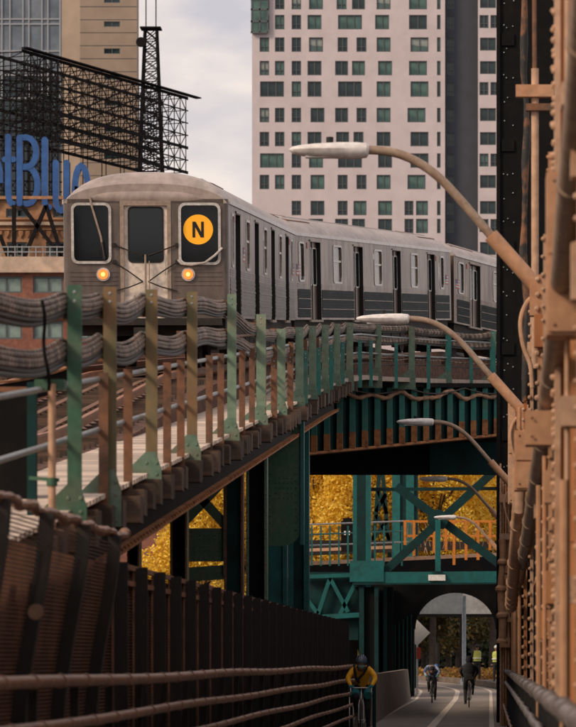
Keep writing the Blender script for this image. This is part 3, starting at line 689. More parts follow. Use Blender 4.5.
# arch wall
t = thing('arch_pier', 'dark arched bridge pier over the far end of the path', 'arch', (-3, 150, 0))
Ya = 150; x0, x1 = at(414,0,Ya).x, at(497,0,Ya).x; zs_, zt_ = at(0,630,Ya).z, at(0,592,Ya).z; xc = (x0+x1)/2; hw = (x1-x0)/2
arc = [(xc-hw*math.cos(a), zs_+(zt_-zs_)*math.sin(a)) for a in np.linspace(0, math.pi, 25)]
outl = [(-9.0,0),(x0,0)]+arc+[(x1,0),(2.2,0),(2.2,5.0),(-9.0,5.0)]
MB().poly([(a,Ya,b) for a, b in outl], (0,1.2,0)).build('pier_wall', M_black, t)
m = MB()
for (a,b),(c,d) in zip(arc, arc[1:]): m.beam((a,Ya-.06,b+.02),(c,Ya-.06,d+.02), .12, .12)
m.build('arch_ring', M_black, t)
for k in range(6):
    MB().box(x0-.08-.17*k-.05, x0-.08-.17*k, Ya-.10, Ya, .3, 3.5-.1*k).build('pilaster_rib', M_teald, t)
for xa, xb, dy, mt in ((361,366,2.2,M_teald),(366,376,2.0,M_black),(376,380,2.2,M_teald),(384,388,1.2,M_teald),(388,394,1.0,M_black)):
    MB().box(at(xa,0,Ya).x, at(xb,0,Ya).x-.01, Ya-dy, Ya-.12, 0, 4.62).build('pier_leaf', mt, t)
# lower deck behind the portal with railing
t = thing('lower_deck', 'lower bridge deck with teal railing behind the portal', 'bridge deck', (-6, 155, 5.4))
Yd = 155
MB().poly([at(296,566,Yd),at(500,556,Yd+6),at(500,552.5,Yd+6),at(296,562,Yd)], (0,8,0)).build('kerb_slab', M_tanp, t)
MB().poly([at(296,588,Yd),at(500,580,Yd+6),at(500,556.5,Yd+6),at(296,566.5,Yd)], (0,6,0)).build('fascia', M_black, t)
MB().poly([at(296,556,Yd+9),at(500,548,Yd+12),at(500,542,Yd+12),at(296,540,Yd+9)], (0,.3,0)).build('far_barrier', M_under, t)
MB().poly([at(296,552,Yd+7),at(410,548,Yd+8),at(410,545,Yd+8),at(296,549,Yd+7)], (0,.3,0)).build('far_kerb', M_tanp, t)
for yy in (525,535,546): MB().tube([at(300,yy,Yd-.2), at(408,yy-4,Yd+3)], .035, 6).build('railing_tube', M_pipe if yy != 535 else M_teal, t)
for x in range(303, 408, 9): MB().box(at(x,0,Yd).x-.035, at(x,0,Yd).x+.035, Yd-.15, Yd-.08, at(0,566,Yd).z, at(0,526,Yd).z).build('railing_post', M_teal, t)
t = thing('orange_railing', 'orange safety railing on the lower deck right of the portal column', 'railing', tuple(at(450,560,156)))
M_or = mat('orange_rail_paint', (.62,.20,.02), (.42,.13,.025), .5,.7, 4, .5)
Yo = 156
for x, yb in ((405,545),(414,556),(434,553),(446,551),(454,565),(466,560),(478,560),(490,550)):
    a = at(x,0,Yo).x; MB().box(a-.06,a+.06,Yo-.06,Yo+.06,at(0,yb,Yo).z,at(0,521,Yo).z).build('railing_post', M_or, t)
for yy in (521.5,536): MB().box(at(404,0,Yo).x, at(496,0,Yo).x, Yo-.04, Yo+.04, at(0,yy,Yo).z-.05, at(0,yy,Yo).z+.05).build('railing_bar', M_or, t)
m = MB()
for k in range(26):
    x = 408+k*3.4; a = at(x, random.uniform(522,534), Yo+.2); b = at(x+random.uniform(-6,6), random.uniform(536,556), Yo+.2); m.beam(a, b, .03,.03)
m.build('netting_wire', M_tanp, t)
t = thing('deck_cabinet', 'small dark equipment cabinet on the lower deck before golden leaves', 'cabinet', tuple(at(347,545,158)))
MB().box(at(341,0,158).x, at(354,0,158).x, 158,158.5, at(0,552,158).z, at(0,521,158).z).build('case', M_black, t)
MB().box(at(343,0,158).x, at(352,0,158).x, 158,158.4, at(0,521,158).z, at(0,518,158).z).build('hood', M_black, t)
for k in (345,349): MB().box(at(k,0,158).x-.04, at(k,0,158).x+.04, 157.97,158, at(0,535,158).z, at(0,531,158).z).build('indicator', M_white, t)
# tower legs behind
t = thing('teal_tower', 'broad teal riveted tower leg rising behind the portal column', 'bridge tower', tuple(at(410,560,162))[:2]+(0,))
for xa, xb, mt, d in ((392,400,M_teal,0),(400,406,M_teald,.1),(406,414,M_teal,0),(414,418,M_teald,.1)):
    MB().box(at(xa,0,162).x, at(xb,0,162).x, 162+d,162.6, 0, 13).build('leg_plate', mt, t)
t = thing('lattice_tower', 'thin dark lattice legs between the teal columns under the girder', 'bridge tower', tuple(at(385,560,166))[:2]+(0,))
for a, b in (((372,560),(380,465)),((390,560),(382,465)),((372,540),(388,520)),((390,540),(376,515)),((376,512),(386,494)),((387,514),(378,490))):
    MB().beam(at(*a,166), at(*b,166), .18, .18).build('leg_bar', M_teald, t)
for x in (373,389): MB().box(at(x,0,166).x-.1, at(x,0,166).x+.1, 165.9,166.1, 0, at(0,558,166).z).build('leg_bar', M_teald, t)
# overpass beyond the arch, pole, sign
t = thing('overpass', 'grey overpass beam seen through the arch', 'overpass', (-2, 172, 4))
M_gb = mat('grey_blue_panel', (.17,.19,.21), (.13,.15,.165), .45,.65, 1, .7); M_gl = mat('pale_panel', (.36,.36,.36), (.3,.3,.3), .45,.65, 1, .7)
MB().box(-5.6, at(462,0,172).x, 172,173, at(0,614,172).z, 6.2).build('panel', M_gb, t)
MB().box(at(462,0,172).x+.01, 9, 172.02,173, at(0,614,172).z, 6.2).build('panel', M_gl, t)
MB().box(-5.6, 9, 171.9,172.9, at(0,617,172).z, at(0,614.2,172).z).build('edge_beam', M_black, t)
for x in (-5.1,7): MB().box(x-.4,x+.4,172.1,172.8, .3, at(0,617,172).z).build('support', M_conc, t)
t = thing('lamp_pole', 'pale blue-grey steel pole standing beyond the arch', 'pole', (at(464,0,168).x, 168, gz(168)))
M_pole = mat('pale_pole_paint', (.40,.46,.52), (.33,.37,.42), .45,.65, 2, .5)
MB().tube([(at(464,0,168).x,168,gz(168)),(at(464,0,168).x,168,4.6)], .10, 12).build('shaft', M_pole, t)
MB().tube([(at(464,0,168).x,168,gz(168)),(at(464,0,168).x,168,gz(168)+.25)], .19, 12).build('base', M_pole, t)
MB().box(at(464,0,168).x+.1, at(471,0,168).x, 167.97,168.03, at(0,625,168).z, at(0,624,168).z).build('street_plate', M_teal, t)
t = thing('diamond_sign', 'white back of a diamond road sign half hidden by the arch pier', 'road sign', (at(415,0,153).x, 153, gz(153)))
c = at(417,633,153); MB().poly([(c.x-.56,153,c.z),(c.x,153,c.z-.56),(c.x+.56,153,c.z),(c.x,153,c.z+.56)], (0,.02,0)).build('plate', M_white, t)
MB().box(c.x-.04,c.x+.04,153.02,153.07,gz(153),c.z+.5).build('post', M_white, t)
MB().box(c.x-.02,c.x+.16,152.95,153,c.z-1.1,c.z-.62).build('red_reflector', M_red, t)
# kerb wall curving across the end of the path
m = MB()
for i in range(24):
    Y0, Y1 = 160+i*.9, 160+(i+1)*.9
    a, b = .62+pathx(Y0)*1.02+.2, .62+pathx(Y1)*1.02+.2
    m.add([(a,Y0,gz(Y0)-.1),(a+.25,Y0+.2,gz(Y0)-.1),(b+.25,Y1+.2,gz(Y1)-.1),(b,Y1,gz(Y1)-.1),(a,Y0,gz(Y0)+.22),(a+.25,Y0+.2,gz(Y0)+.22),(b+.25,Y1+.2,gz(Y1)+.22),(b,Y1,gz(Y1)+.22)], MB.BF)
struct(m.build('kerb', M_conc))

pts = [at(42+k*.5+1.5*math.sin(k*.7), 300+k*7, 29) for k in range(14)]
tag(MB().tube(pts, .014, 6).build('drop_cable', M_black), 'black drop cable hanging between the two cable bundles at far left', 'cable')
sweep(cx, rz, 106, 150, 2, bx2(-6.5,-6.3,-1.0,1.0)).build('dark_infill_wall', M_under, V)  # dark wall added so the gap below the cars stays dark
# ------------------------------------------------------------------ subway cars
HW, L = 1.525, 22.9; ZS, ZE = .95, 3.06
DOORS = [2.6, 8.2, 13.8, 19.4]; DW = 1.27
def rrect(x0, x1, z0, z1, r, n=4):
    pts = []
    for cx_, cz_, a0 in ((x1-r,z0+r,-90),(x1-r,z1-r,0),(x0+r,z1-r,90),(x0+r,z0+r,180)):
        for k in range(n+1): a = R(a0+90*k/n); pts.append((cx_+r*math.cos(a), cz_+r*math.sin(a)))
    return pts
def ring(m, outer, inner, f):                       # flat ring between two outlines, f maps (a,b,d)->xyz
    n = len(outer); vs = [f(a,b,0) for a,b in outer]+[f(a,b,0) for a,b in inner]+[f(a,b,1) for a,b in outer]+[f(a,b,1) for a,b in inner]; fs = []
    for i in range(n):
        j = (i+1) % n
        fs += [(i,j,n+j,n+i),(2*n+i,3*n+i,3*n+j,2*n+j),(i,2*n+i,2*n+j,j),(n+i,n+j,3*n+j,3*n+i)]
    m.add(vs, fs); return m
def roofz(x, crown=3.66): 
    u = min(1, abs(x)/HW); return ZE+(crown-ZE)*(1-u**2.6)**.62
def subway_car(label, loc, rot, lead):
    T = thing('subway_car', label, 'subway car', loc, rot, 'cars of the train')
    B = lambda mb, n, mt, par=T: mb.build(n, mt, par, local=True)
    f0 = .10 if lead else .05
    wins = []
    for a, b in zip(DOORS, DOORS[1:]): wins.append(((a+b)/2-.52, (a+b)/2+.52))
    for sd_ in (1, -1):
        X0, X1 = (HW-.10, HW) if sd_ > 0 else (-HW, -HW+.10); face = HW*sd_
        m = MB(); ZW0, ZW1, ZD = 1.95, 2.86, 2.93
        # vertical bays around the openings
        cuts = sorted([(d-DW/2, d+DW/2, 'd') for d in DOORS]+[(a, b, 'w') for a, b in wins]+[(21.0,21.55,'w'),(.62,1.2,'w') if not lead else (.9,1.4,'w')])
        y = f0
        for a, b, k in cuts:
            m.box(X0,X1,y,a,ZS,ZE)
            if k == 'd': m.box(X0,X1,a,b,ZD,ZE)
            else: m.box(X0,X1,a,b,ZS,ZW0); m.box(X0,X1,a,b,ZW1,ZE)
            y = b
        m.box(X0,X1,y,L-.05,ZS,ZE); side = B(m, 'side_wall', M_stain)
        if sd_ < 0:
            B(MB().box(-HW+.02,-HW+.05,.2,L-.2,1.1,2.95), 'window_band', M_cglass); continue
        for d in DOORS:
            D = B(MB().box(HW-.13,HW-.10,d-DW/2,d+DW/2,ZS,ZD), 'side_door', M_stain)
            for s in (-1,1):
                y0, y1 = (d-DW/2+.10, d-.08) if s < 0 else (d+.08, d+DW/2-.10)
                f = lambda a,b,k: (HW-.10+.012*k, a, b)
                B(ring(MB(), rrect(y0-.035,y1+.035,1.82,2.80,.09), rrect(y0,y1,1.855,2.765,.07), f), 'door_window_frame', M_wframe, D)
                B(MB().poly([(HW-.099,a,b) for a,b in rrect(y0,y1,1.855,2.765,.07)], (.004,0,0)), 'door_pane', M_glass, D)
            B(MB().box(HW-.10,HW-.085,d-.02,d+.02,ZS,ZD), 'door_seam', M_rubber, D)
            B(MB().box(HW-.10,HW+.004,d+DW/2-.02,d+DW/2+.004,ZS,ZD), 'shaded_jamb', M_rubber, D)  # jambs painted black for the shade inside the door recess
            B(MB().box(HW-.10,HW+.004,d-DW/2-.004,d-DW/2+.02,ZS,ZD), 'shaded_jamb', M_rubber, D)
            B(MB().box(HW-.02,HW+.03,d-.75,d+.75,ZS-.06,ZS-.005), 'door_sill', M_tframe, D)
            B(MB().box(HW,HW+.025,d-.7,d+.7,ZD+.01,ZD+.05), 'drip_strip', M_stain, D)
        for a, b, k in cuts:
            if k != 'w': continue
            f = lambda p,q,kk: (HW-.02+.035*kk, p, q)
            W = B(ring(MB(), rrect(a-.05,b+.05,ZW0-.05,ZW1+.05,.12), rrect(a,b,ZW0,ZW1,.10), f), 'window_frame', M_wframe)
            B(MB().box(HW-.06,HW-.03,a-.01,b+.01,ZW0-.01,ZW1+.01), 'window_pane', M_glass if (b-a) < .6 else M_cglass, W)
            if b-a > .6: B(MB().box(HW-.03,HW-.005,a,b,2.46,2.51), 'transom', M_wframe, W)
        # fluted lower panels in each bay
        edges = [f0+.35]+[v for d in DOORS for v in (d-DW/2-.08, d+DW/2+.08)]+[L-.35]
        for a, b in zip(edges[::2], edges[1::2]):
            if b-a < .4: continue
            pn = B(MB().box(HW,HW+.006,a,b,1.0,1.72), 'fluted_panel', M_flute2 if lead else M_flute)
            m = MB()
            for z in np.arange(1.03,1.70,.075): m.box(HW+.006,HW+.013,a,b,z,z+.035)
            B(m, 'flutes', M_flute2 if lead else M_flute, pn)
            for z in (1.22,1.47): B(MB().box(HW+.006,HW+.024,a,b,z,z+.014), 'bright_bead', M_stain, pn)
        m = MB()
        for a, b in zip(edges[::2], edges[1::2]):
            for z in (1.76,1.80,1.84): m.box(HW,HW+.012,a,b,z,z+.018)
        B(m, 'belt_mouldings', M_stain)
        # flag decals, number plates, route sign
        for fy in (.30 if not lead else 4.0, 21.9):
            F = B(MB().box(HW,HW+.006,fy,fy+.44,2.05,2.34), 'flag_decal', M_white)
            for q in range(4): B(MB().box(HW+.006,HW+.009,fy,fy+.44,2.05+q*.085,2.05+q*.085+.04), 'red_stripe', M_red, F)
            B(MB().box(HW+.009,HW+.012,fy,fy+.18,2.20,2.34), 'blue_canton', M_blue, F)
        B(MB().poly([(HW, 20.75+.13*math.cos(a), 2.42+.30*math.sin(a)) for a in np.linspace(0,2*math.pi,17)[:-1]], (.006,0,0)), 'oval_decal', M_white)
        B(MB().box(HW,HW+.006,10.2,10.55,2.62,2.78), 'number_plate', M_white)
        for yy in (1.55, 20.2): B(MB().box(HW,HW+.012,yy,yy+.10,2.75,2.90), 'indicator_lamp', M_red)
    # roof
    xs = [HW*math.sin(t) for t in np.linspace(-math.pi/2, math.pi/2, 23)]
    st = [(0.0,3.42,.985),(.12,3.50,.995),(.35,3.58,1),(.8,3.64,1),(1.5,3.66,1),(L-1,3.66,1),(L-.3,3.60,1),(L-.05,3.5,1)] if lead else [(.05,3.52,1),(.35,3.62,1),(1.2,3.66,1),(L-1.2,3.66,1),(L-.35,3.62,1),(L-.05,3.52,1)]
    vs = []; fs = []; n = len(xs)
    for (y, cr, sc) in st:
        for x in xs: vs.append((x*sc, y, roofz(x, cr)))
    for i in range(len(st)-1):
        for k in range(n-1): fs.append((i*n+k, i*n+k+1, (i+1)*n+k+1, (i+1)*n+k))
    fs.append(tuple(range(n))); fs.append(tuple((len(st)-1)*n+k for k in range(n)))
    rf = B(MB().add(vs, fs), 'roof', M_roof)
    for s in (1,-1): B(MB().box(*((HW-.03,HW+.035) if s > 0 else (-HW-.035,-HW+.03)), .2, L-.1, ZE-.01, ZE+.075), 'eave_strip', M_eave, rf)
    for y0 in (.9, L-3.6):
        m = MB(); xa, xb = .45, 1.18
        m.add([(xa,y0,roofz(xa)+.02),(xb,y0,roofz(xb)+.02),(xb,y0+2.7,roofz(xb)+.02),(xa,y0+2.7,roofz(xa)+.02),(xa,y0,roofz(xa)-.1),(xb,y0,roofz(xb)-.1),(xb,y0+2.7,roofz(xb)-.1),(xa,y0+2.7,roofz(xa)-.1)], MB.BF)
        vt = B(m, 'roof_vent', M_rustpost, rf)
    for x in (-.9,-.3,.3,.9): B(MB().box(x-.02,x+.02,1.6,L-1.2,roofz(x)-.03,roofz(x)+.018), 'roof_rib', M_roof, rf)
    # underframe and bogies
    B(MB().box(-HW+.08,HW-.08,.3,L-.3,.62,ZS-.002), 'underframe', M_under)
    m = MB()
    for k in range(9): m.box(HW-.6,HW-.16,5.6+k*1.35,6.8+k*1.35,.22+.07*(k%3),.615)
    B(m, 'equipment_boxes', M_under)
    for yc in (3.6, L-3.6):
        bg_ = B(MB().box(-1.15,-.95,yc-1.5,yc+1.5,.35,.58).box(.95,1.15,yc-1.5,yc+1.5,.35,.58).box(-.95,.95,yc-.25,yc+.25,.35,.56), 'bogie_frame', M_under)
        for yy in (yc-1.05, yc+1.05):
            for s in (-1,1): B(MB().tube([(.66*s,yy,.43),(.80*s,yy,.43)], .43, 20), 'wheel', M_under, bg_)
    B(MB().box(-HW+.02,HW-.02,L-.06,L-.02,ZS,ZE), 'end_wall', M_stain)
    B(MB().box(-.45,.45,L-.02,L+.22,1.0,2.95), 'gangway', M_rubber)
    if not lead:
        B(MB().box(-HW+.02,HW-.02,.02,.06,ZS,ZE), 'end_wall', M_stain); return T
    # ---------------- cab front
    fp = lambda a,b,d: (a, -.02*d, b)
    w1, w2 = (-1.34,-.66,1.98,3.04), (.64,1.36,1.96,3.04)
    m = MB()
    # face panels round the two windows and the door
    m.box(-1.44,-1.34,0,.1,ZS,3.14).box(-1.34,-.66,0,.1,ZS,1.98).box(-1.34,-.66,0,.1,3.04,3.14).box(-.66,-.47,0,.1,ZS,3.14)
    m.box(.47,.64,0,.1,ZS,3.14).box(.64,1.36,0,.1,ZS,1.96).box(.64,1.36,0,.1,3.04,3.14).box(1.36,1.44,0,.1,ZS,3.14).box(-.47,.47,0,.1,3.10,3.14)
    fr = B(m, 'front_face', M_front)
    # rounded corners and brow
    for s in (-1,1):
        m = MB(); vs = []; K = 8
        for k in range(K+1):
            a = math.pi/2*k/K; x = s*(1.44+.085*math.sin(a)); y = .12*(1-math.cos(a)); vs += [(x,y,ZS),(x,y,3.14)]
        m.add(vs, [(2*k,2*k+2,2*k+3,2*k+1) for k in range(K)]); B(m, 'front_corner', M_front)
    n = 23; vs = []; fs = []
    for (y, cr, lift) in ((0.0,0,0),(-.015,.06,.0),(0.0,.18,0),(.05,.30,0),(.13,.40,0),(.30,.50,0),(.55,.555,0)):
        for x in np.linspace(-1,1,n):
            X = x*1.50; h = (max(0,1-abs(x)**2.6))**.62; vs.append((X, y+.10*(abs(x)**6), 3.10+cr*h if y != 0 or cr else 3.10))
    for i in range(6):
        for k in range(n-1): fs.append((i*n+k, i*n+k+1, (i+1)*n+k+1, (i+1)*n+k))
    B(MB().add(vs, fs), 'roof_dome', M_roof)
    for s, ww in ((-1,w1),(1,w2)):
        W = B(ring(MB(), rrect(ww[0]-.03,ww[1]+.03,ww[2]-.03,ww[3]+.03,.12), rrect(ww[0]+.018,ww[1]-.018,ww[2]+.018,ww[3]-.018,.09), lambda a,b,d: (a, .01-.045*d, b)), 'window_frame', M_wframe, T)
        B(MB().box(ww[0]-.01,ww[1]+.01,.03,.06,ww[2]-.01,ww[3]+.01), 'window_pane', M_cabg, W)
    # route sign
    sg = B(MB().poly([(.97+.275*math.cos(a), .028, 2.58+.275*math.sin(a)) for a in np.linspace(0,2*math.pi,33)[:-1]], (0,-.008,0)), 'route_sign', M_yel)
    def strk(x0,z0,x1,z1,wd): return MB().poly([(x0-wd,.020,z0),(x0+wd,.020,z0),(x1+wd,.020,z1),(x1-wd,.020,z1)], (0,-.006,0))
    m = MB(); m.box(.865,.915,.013,.020,2.435,2.725).box(1.025,1.075,.013,.020,2.435,2.725); m.add(*(lambda q: (q.v, q.f))(strk(1.048,2.435,.892,2.725,.032)))
    B(m, 'route_letter', M_blk, sg)
    # dark cab interior with operator silhouette
    B(MB().box(-1.42,1.42,.9,.95,1.0,3.0), 'cab_bulkhead', M_bulk)
    # door
    d = B(MB().box(-.40,.40,.05,.09,ZS,3.02), 'front_door', M_cdoor)
    B(MB().box(-.47,-.40,-.012,.09,ZS,3.10).box(.40,.47,-.012,.09,ZS,3.10).box(-.40,.40,-.012,.09,3.02,3.10), 'door_frame', M_tframe, d)
    B(ring(MB(), rrect(-.33,.33,1.97,3.0,.08), rrect(-.30,.30,2.0,2.97,.07), lambda a,b,k: (a,.05-.014*k,b)), 'door_window_frame', M_rubber, d)
    B(MB().poly([(a,.046,b) for a,b in rrect(-.30,.30,2.0,2.97,.07)], (0,-.004,0)), 'door_pane', M_glass, d)
    B(MB().tube([(.36,.0,1.75),(.36,.0,2.1)], .014, 6), 'door_handle', M_wframe, d)
    # safety chains / pantograph gates
    def wire(pts, r=.012, mt=M_under, nm='safety_chain'): B(MB().tube(pts, r, 6), nm, mt)
    for s in (-1,1):
        wire([(s*.58,-.03,2.30),(s*.30,-.05,2.19),(s*.05,-.06,2.10)]); wire([(s*.58,-.03,1.98),(s*.3,-.05,1.80),(s*.05,-.06,1.62)])
        wire([(s*.58,-.03,1.45),(s*.3,-.05,1.52),(s*.05,-.06,1.62)])
        B(MB().box(s*.58-.03,s*.58+.03,-.05,0,2.26,2.33).box(s*.58-.03,s*.58+.03,-.05,0,1.95,2.02), 'chain_bracket', M_under)
    wire([(0,-.06,2.12),(0,-.06,1.2)], .02, M_tframe, 'gate_bar'); wire([(.07,-.06,2.0),(.07,-.06,1.2)], .012, M_tframe, 'gate_bar')
    # curved grab rail, wiper, flutes
    wire([(.60,-.06,2.02),(.66,-.08,1.95),(.85,-.08,1.93),(1.1,-.08,1.97),(1.28,-.08,2.10),(1.42,-.04,2.24)], .022, M_wframe, 'grab_rail')
    wire([(-1.02,-.03,3.18),(-.98,-.05,3.0),(-.82,-.05,2.45),(-.76,-.05,2.05)], .022, M_tframe, 'wiper_arm'); wire([(-.80,-.045,2.35),(-.76,-.045,2.02)], .03, M_rubber, 'wiper_blade')
    for s in (-1,1):
        for z in (1.56,1.64,1.72,1.80): B(MB().box(*sorted((s*.52,s*1.40)),-.010,0,z-.008,z+.008), 'front_flute', M_front, fr)
        c = Vector((s*.785,0,1.755))
        lt = B(MB().tube([c+Vector((0,-.04,0)), c], .125, 20), 'marker_light', M_wframe)
        B(MB().tube([c+Vector((0,-.055,0)), c+Vector((0,-.041,0))], .092, 20), 'amber_lens', M_orlight, lt)
        B(MB().tube([c+Vector((0,-.062,0)), c+Vector((0,-.056,0))], .040, 14), 'bulb', M_orcore, lt)
    B(MB().box(-1.40,1.40,-.10,.1,.82,ZS), 'anticlimber', M_under)
    B(MB().box(-.18,.18,-.55,.1,.42,.78), 'coupler', M_under)
    return T
pitch = math.atan(.0925)
subway_car('leading subway car with cab front, yellow route sign and amber lights', (-6.36, 66.7, rz(66.7)), (pitch,0,0), True)
ph = R(9.3); s2 = Vector((-4.87,90.2,0)); c2 = s2-Vector((math.cos(ph),-math.sin(ph),0))*HW
subway_car('middle subway car curving above the path, directly behind the leading car', (c2.x, c2.y, rz(c2.y)), (pitch,0,-ph), False)
e2 = s2+Vector((math.sin(ph),math.cos(ph),0))*(L+.25); ph3 = R(15); c3 = e2-Vector((math.cos(ph3),-math.sin(ph3),0))*HW
subway_car('rear subway car vanishing behind the black column at right', (c3.x, c3.y, rz(90.2)+.0922*22.9*math.cos(ph)), (math.atan(.035),0,-ph3), False)
# driver in the cab
M_coat = mat('dark_navy_cloth', (.012,.013,.018), (.022,.022,.028), .45,.65, 6, .9)
M_skin = mat('skin', (.36,.19,.125), (.30,.15,.10), .45,.65, 8, .6)
M_hair = mat('dark_hair', (.018,.012,.009), scale=8, rough=.7)
# ------------------------------------------------------------------ figures
def figure(name, label, V_, bones, mats, loc, rotz, scale=1.0):
    """V_: joint -> (x,y,z,r); bones: (a,b,material index). One continuous skinned body."""
    ks = list(V_); ix = {k: i for i, k in enumerate(ks)}
    me = bpy.data.meshes.new(name); me.from_pydata([V_[k][:3] for k in ks], [(ix[a], ix[b]) for a, b, _ in bones], [])
    o = bpy.data.objects.new(name, me); COL.objects.link(o)
    sk = o.modifiers.new('skin', 'SKIN'); sk.branch_smoothing = .3; sk.use_smooth_shade = True
    for i, k in enumerate(ks):
        r = V_[k][3]; me.skin_vertices[0].data[i].radius = r if isinstance(r, tuple) else (r, r); me.skin_vertices[0].data[i].use_root = (i == 0)
    sb = o.modifiers.new('sub', 'SUBSURF'); sb.levels = 2; sb.render_levels = 2
    dg = bpy.context.evaluated_depsgraph_get(); ev = o.evaluated_get(dg); nm = bpy.data.meshes.new_from_object(ev)
    bpy.data.objects.remove(o); bpy.data.meshes.remove(me)
    for mt in mats: nm.materials.append(mt)
    segs = [(Vector(V_[a][:3]), Vector(V_[b][:3]), mi) for a, b, mi in bones]
    for p in nm.polygons:
        c = p.center; best = 1e9
        for a, b, mi in segs:
            d = b-a; t_ = max(0, min(1, (c-a).dot(d)/max(d.length_squared,1e-9))); q = (c-a-d*t_).length
            if q < best: best = q; p.material_index = mi
    nm.name = name
    root = thing('person', label, 'person', loc, (0,0,rotz)); root.scale = (scale,)*3
    link('body', nm, root); return root
def hand(parent, c, fwd, side, mt, grip=True):
    """Palm with five unequal curled fingers; side = +1 right, -1 left."""
    c = Vector(c); m = MB(); m.ball(c, (.042,.05,.028), 10, 8)
    for k, ln in enumerate((.070,.080,.076,.062)):
        x = c.x+side*(.030-.020*k); m.tube([(x,c.y+.03*fwd,c.z+.01),(x,c.y+(.03+ln*.55)*fwd,c.z+.012),(x,c.y+(.035+ln*.72)*fwd,c.z-.022),(x,c.y+(.02+ln*.45)*fwd,c.z-.045)], [.010,.010,.009,.007], 6)
    m.tube([(c.x-side*.035,c.y-.01*fwd,c.z),(c.x-side*.058,c.y+.022*fwd,c.z-.018),(c.x-side*.05,c.y+.05*fwd,c.z-.038)], [.013,.011,.008], 6)
    m.build('hand', mt, parent, local=True)
def face(root, hc, r, fwd, mskin):
    """Eyes, nose and mouth on the side the person faces (fwd is +-1 along y)."""
    hc = Vector(hc)
    MB().ball(hc+Vector((0, fwd*r*.95, -.01)), (.014,.024,.026), 8, 6).build('nose', mskin, root, local=True)
    for s in (-1,1):
        MB().ball(hc+Vector((s*.035, fwd*r*.84, .012)), (.014,.010,.010), 8, 6).build('eye', M_blk, root, local=True)
        MB().ball(hc+Vector((s*r*.95, 0, -.005)), (.014,.024,.034), 8, 6).build('ear', mskin, root, local=True)
    MB().ball(hc+Vector((0, fwd*r*.85, -.055)), (.026,.010,.007), 8, 6).build('mouth', M_red, root, local=True)
def bicycle(label, loc, rotz, mframe, mbar):
    T = thing('bicycle', label, 'bicycle', loc, (0,0,rotz), 'bicycles on the path')
    B = lambda mb, n, mt, par=T: mb.build(n, mt, par, local=True)
    for y, nm in ((.52,'front'),(-.50,'rear')):
        pts = [(0,y+.325*math.cos(a),.34+.325*math.sin(a)) for a in np.linspace(0,2*math.pi,33)]
        wh = B(MB().tube(pts, .017, 8, caps=False), 'wheel', M_rubber)
        B(MB().tube([(0,y+.302*math.cos(a),.34+.302*math.sin(a)) for a in np.linspace(0,2*math.pi,33)], .010, 6, caps=False), 'rim', M_pipe, wh)
        m = MB()
        for k in range(16): a = 2*math.pi*k/16; m.tube([(0,y+.02*math.cos(a),.34+.02*math.sin(a)),(0,y+.30*math.cos(a),.34+.30*math.sin(a))], .0022, 4)
        B(m, 'spokes', M_pipe, wh); B(MB().tube([(-.05,y,.34),(.05,y,.34)], .02, 8), 'hub', M_pipe, wh)
    bb, st, hd, hb = (0,.02,.28), (0,-.17,.84), (0,.40,.90), (0,.43,.78)
    m = MB()
    m.tube([bb,st],.016,8).tube([st,hd],.016,8).tube([bb,hb],.020,8).tube([hd,hb],.020,8)
    for s in (-1,1):
        m.tube([(s*.02,.02,.28),(s*.055,-.50,.34)],.010,6).tube([(s*.015,-.165,.80),(s*.055,-.50,.34)],.009,6)
    B(m, 'frame', mframe)
    m = MB()
    for s in (-1,1): m.tube([(s*.03,.43,.76),(s*.05,.45,.66),(s*.05,.52,.34)],[.014,.014,.010],8)
    B(m, 'fork', mbar)
    B(MB().tube([(0,.40,.90),(0,.38,.97),(0,.47,1.0)], .015, 8), 'stem', mbar)
    h = B(MB().tube([(-.21,.50,.86),(-.21,.60,.92),(-.21,.58,.99),(-.20,.48,1.0),(0,.47,1.0),(.20,.48,1.0),(.21,.58,.99),(.21,.60,.92),(.21,.50,.86)], .014, 8), 'handlebar', mbar)
    B(MB().tube([(0,-.165,.82),(0,-.185,.92)], .013, 8), 'seat_post', M_pipe)
    B(MB().poly([(-.07,-.32,.92),(.07,-.32,.92),(.03,-.14,.92),(.02,-.04,.92),(-.02,-.04,.92),(-.03,-.14,.92)], (0,0,.045)), 'saddle', M_rubber)
    c = B(MB().tube([(-.06,.02,.28),(.06,.02,.28)], .045, 10), 'crankset', M_pipe)
    B(MB().tube([(.075,.02,.28),(.085,.07,.43)], .010, 6).tube([(-.075,.02,.28),(-.085,-.03,.12)], .010, 6), 'crank_arms', M_pipe, c)
    B(MB().box(.075,.17,.03,.11,.42,.44), 'pedal', M_rubber); B(MB().box(-.17,-.075,-.07,.01,.11,.13), 'pedal', M_rubber)
    return T
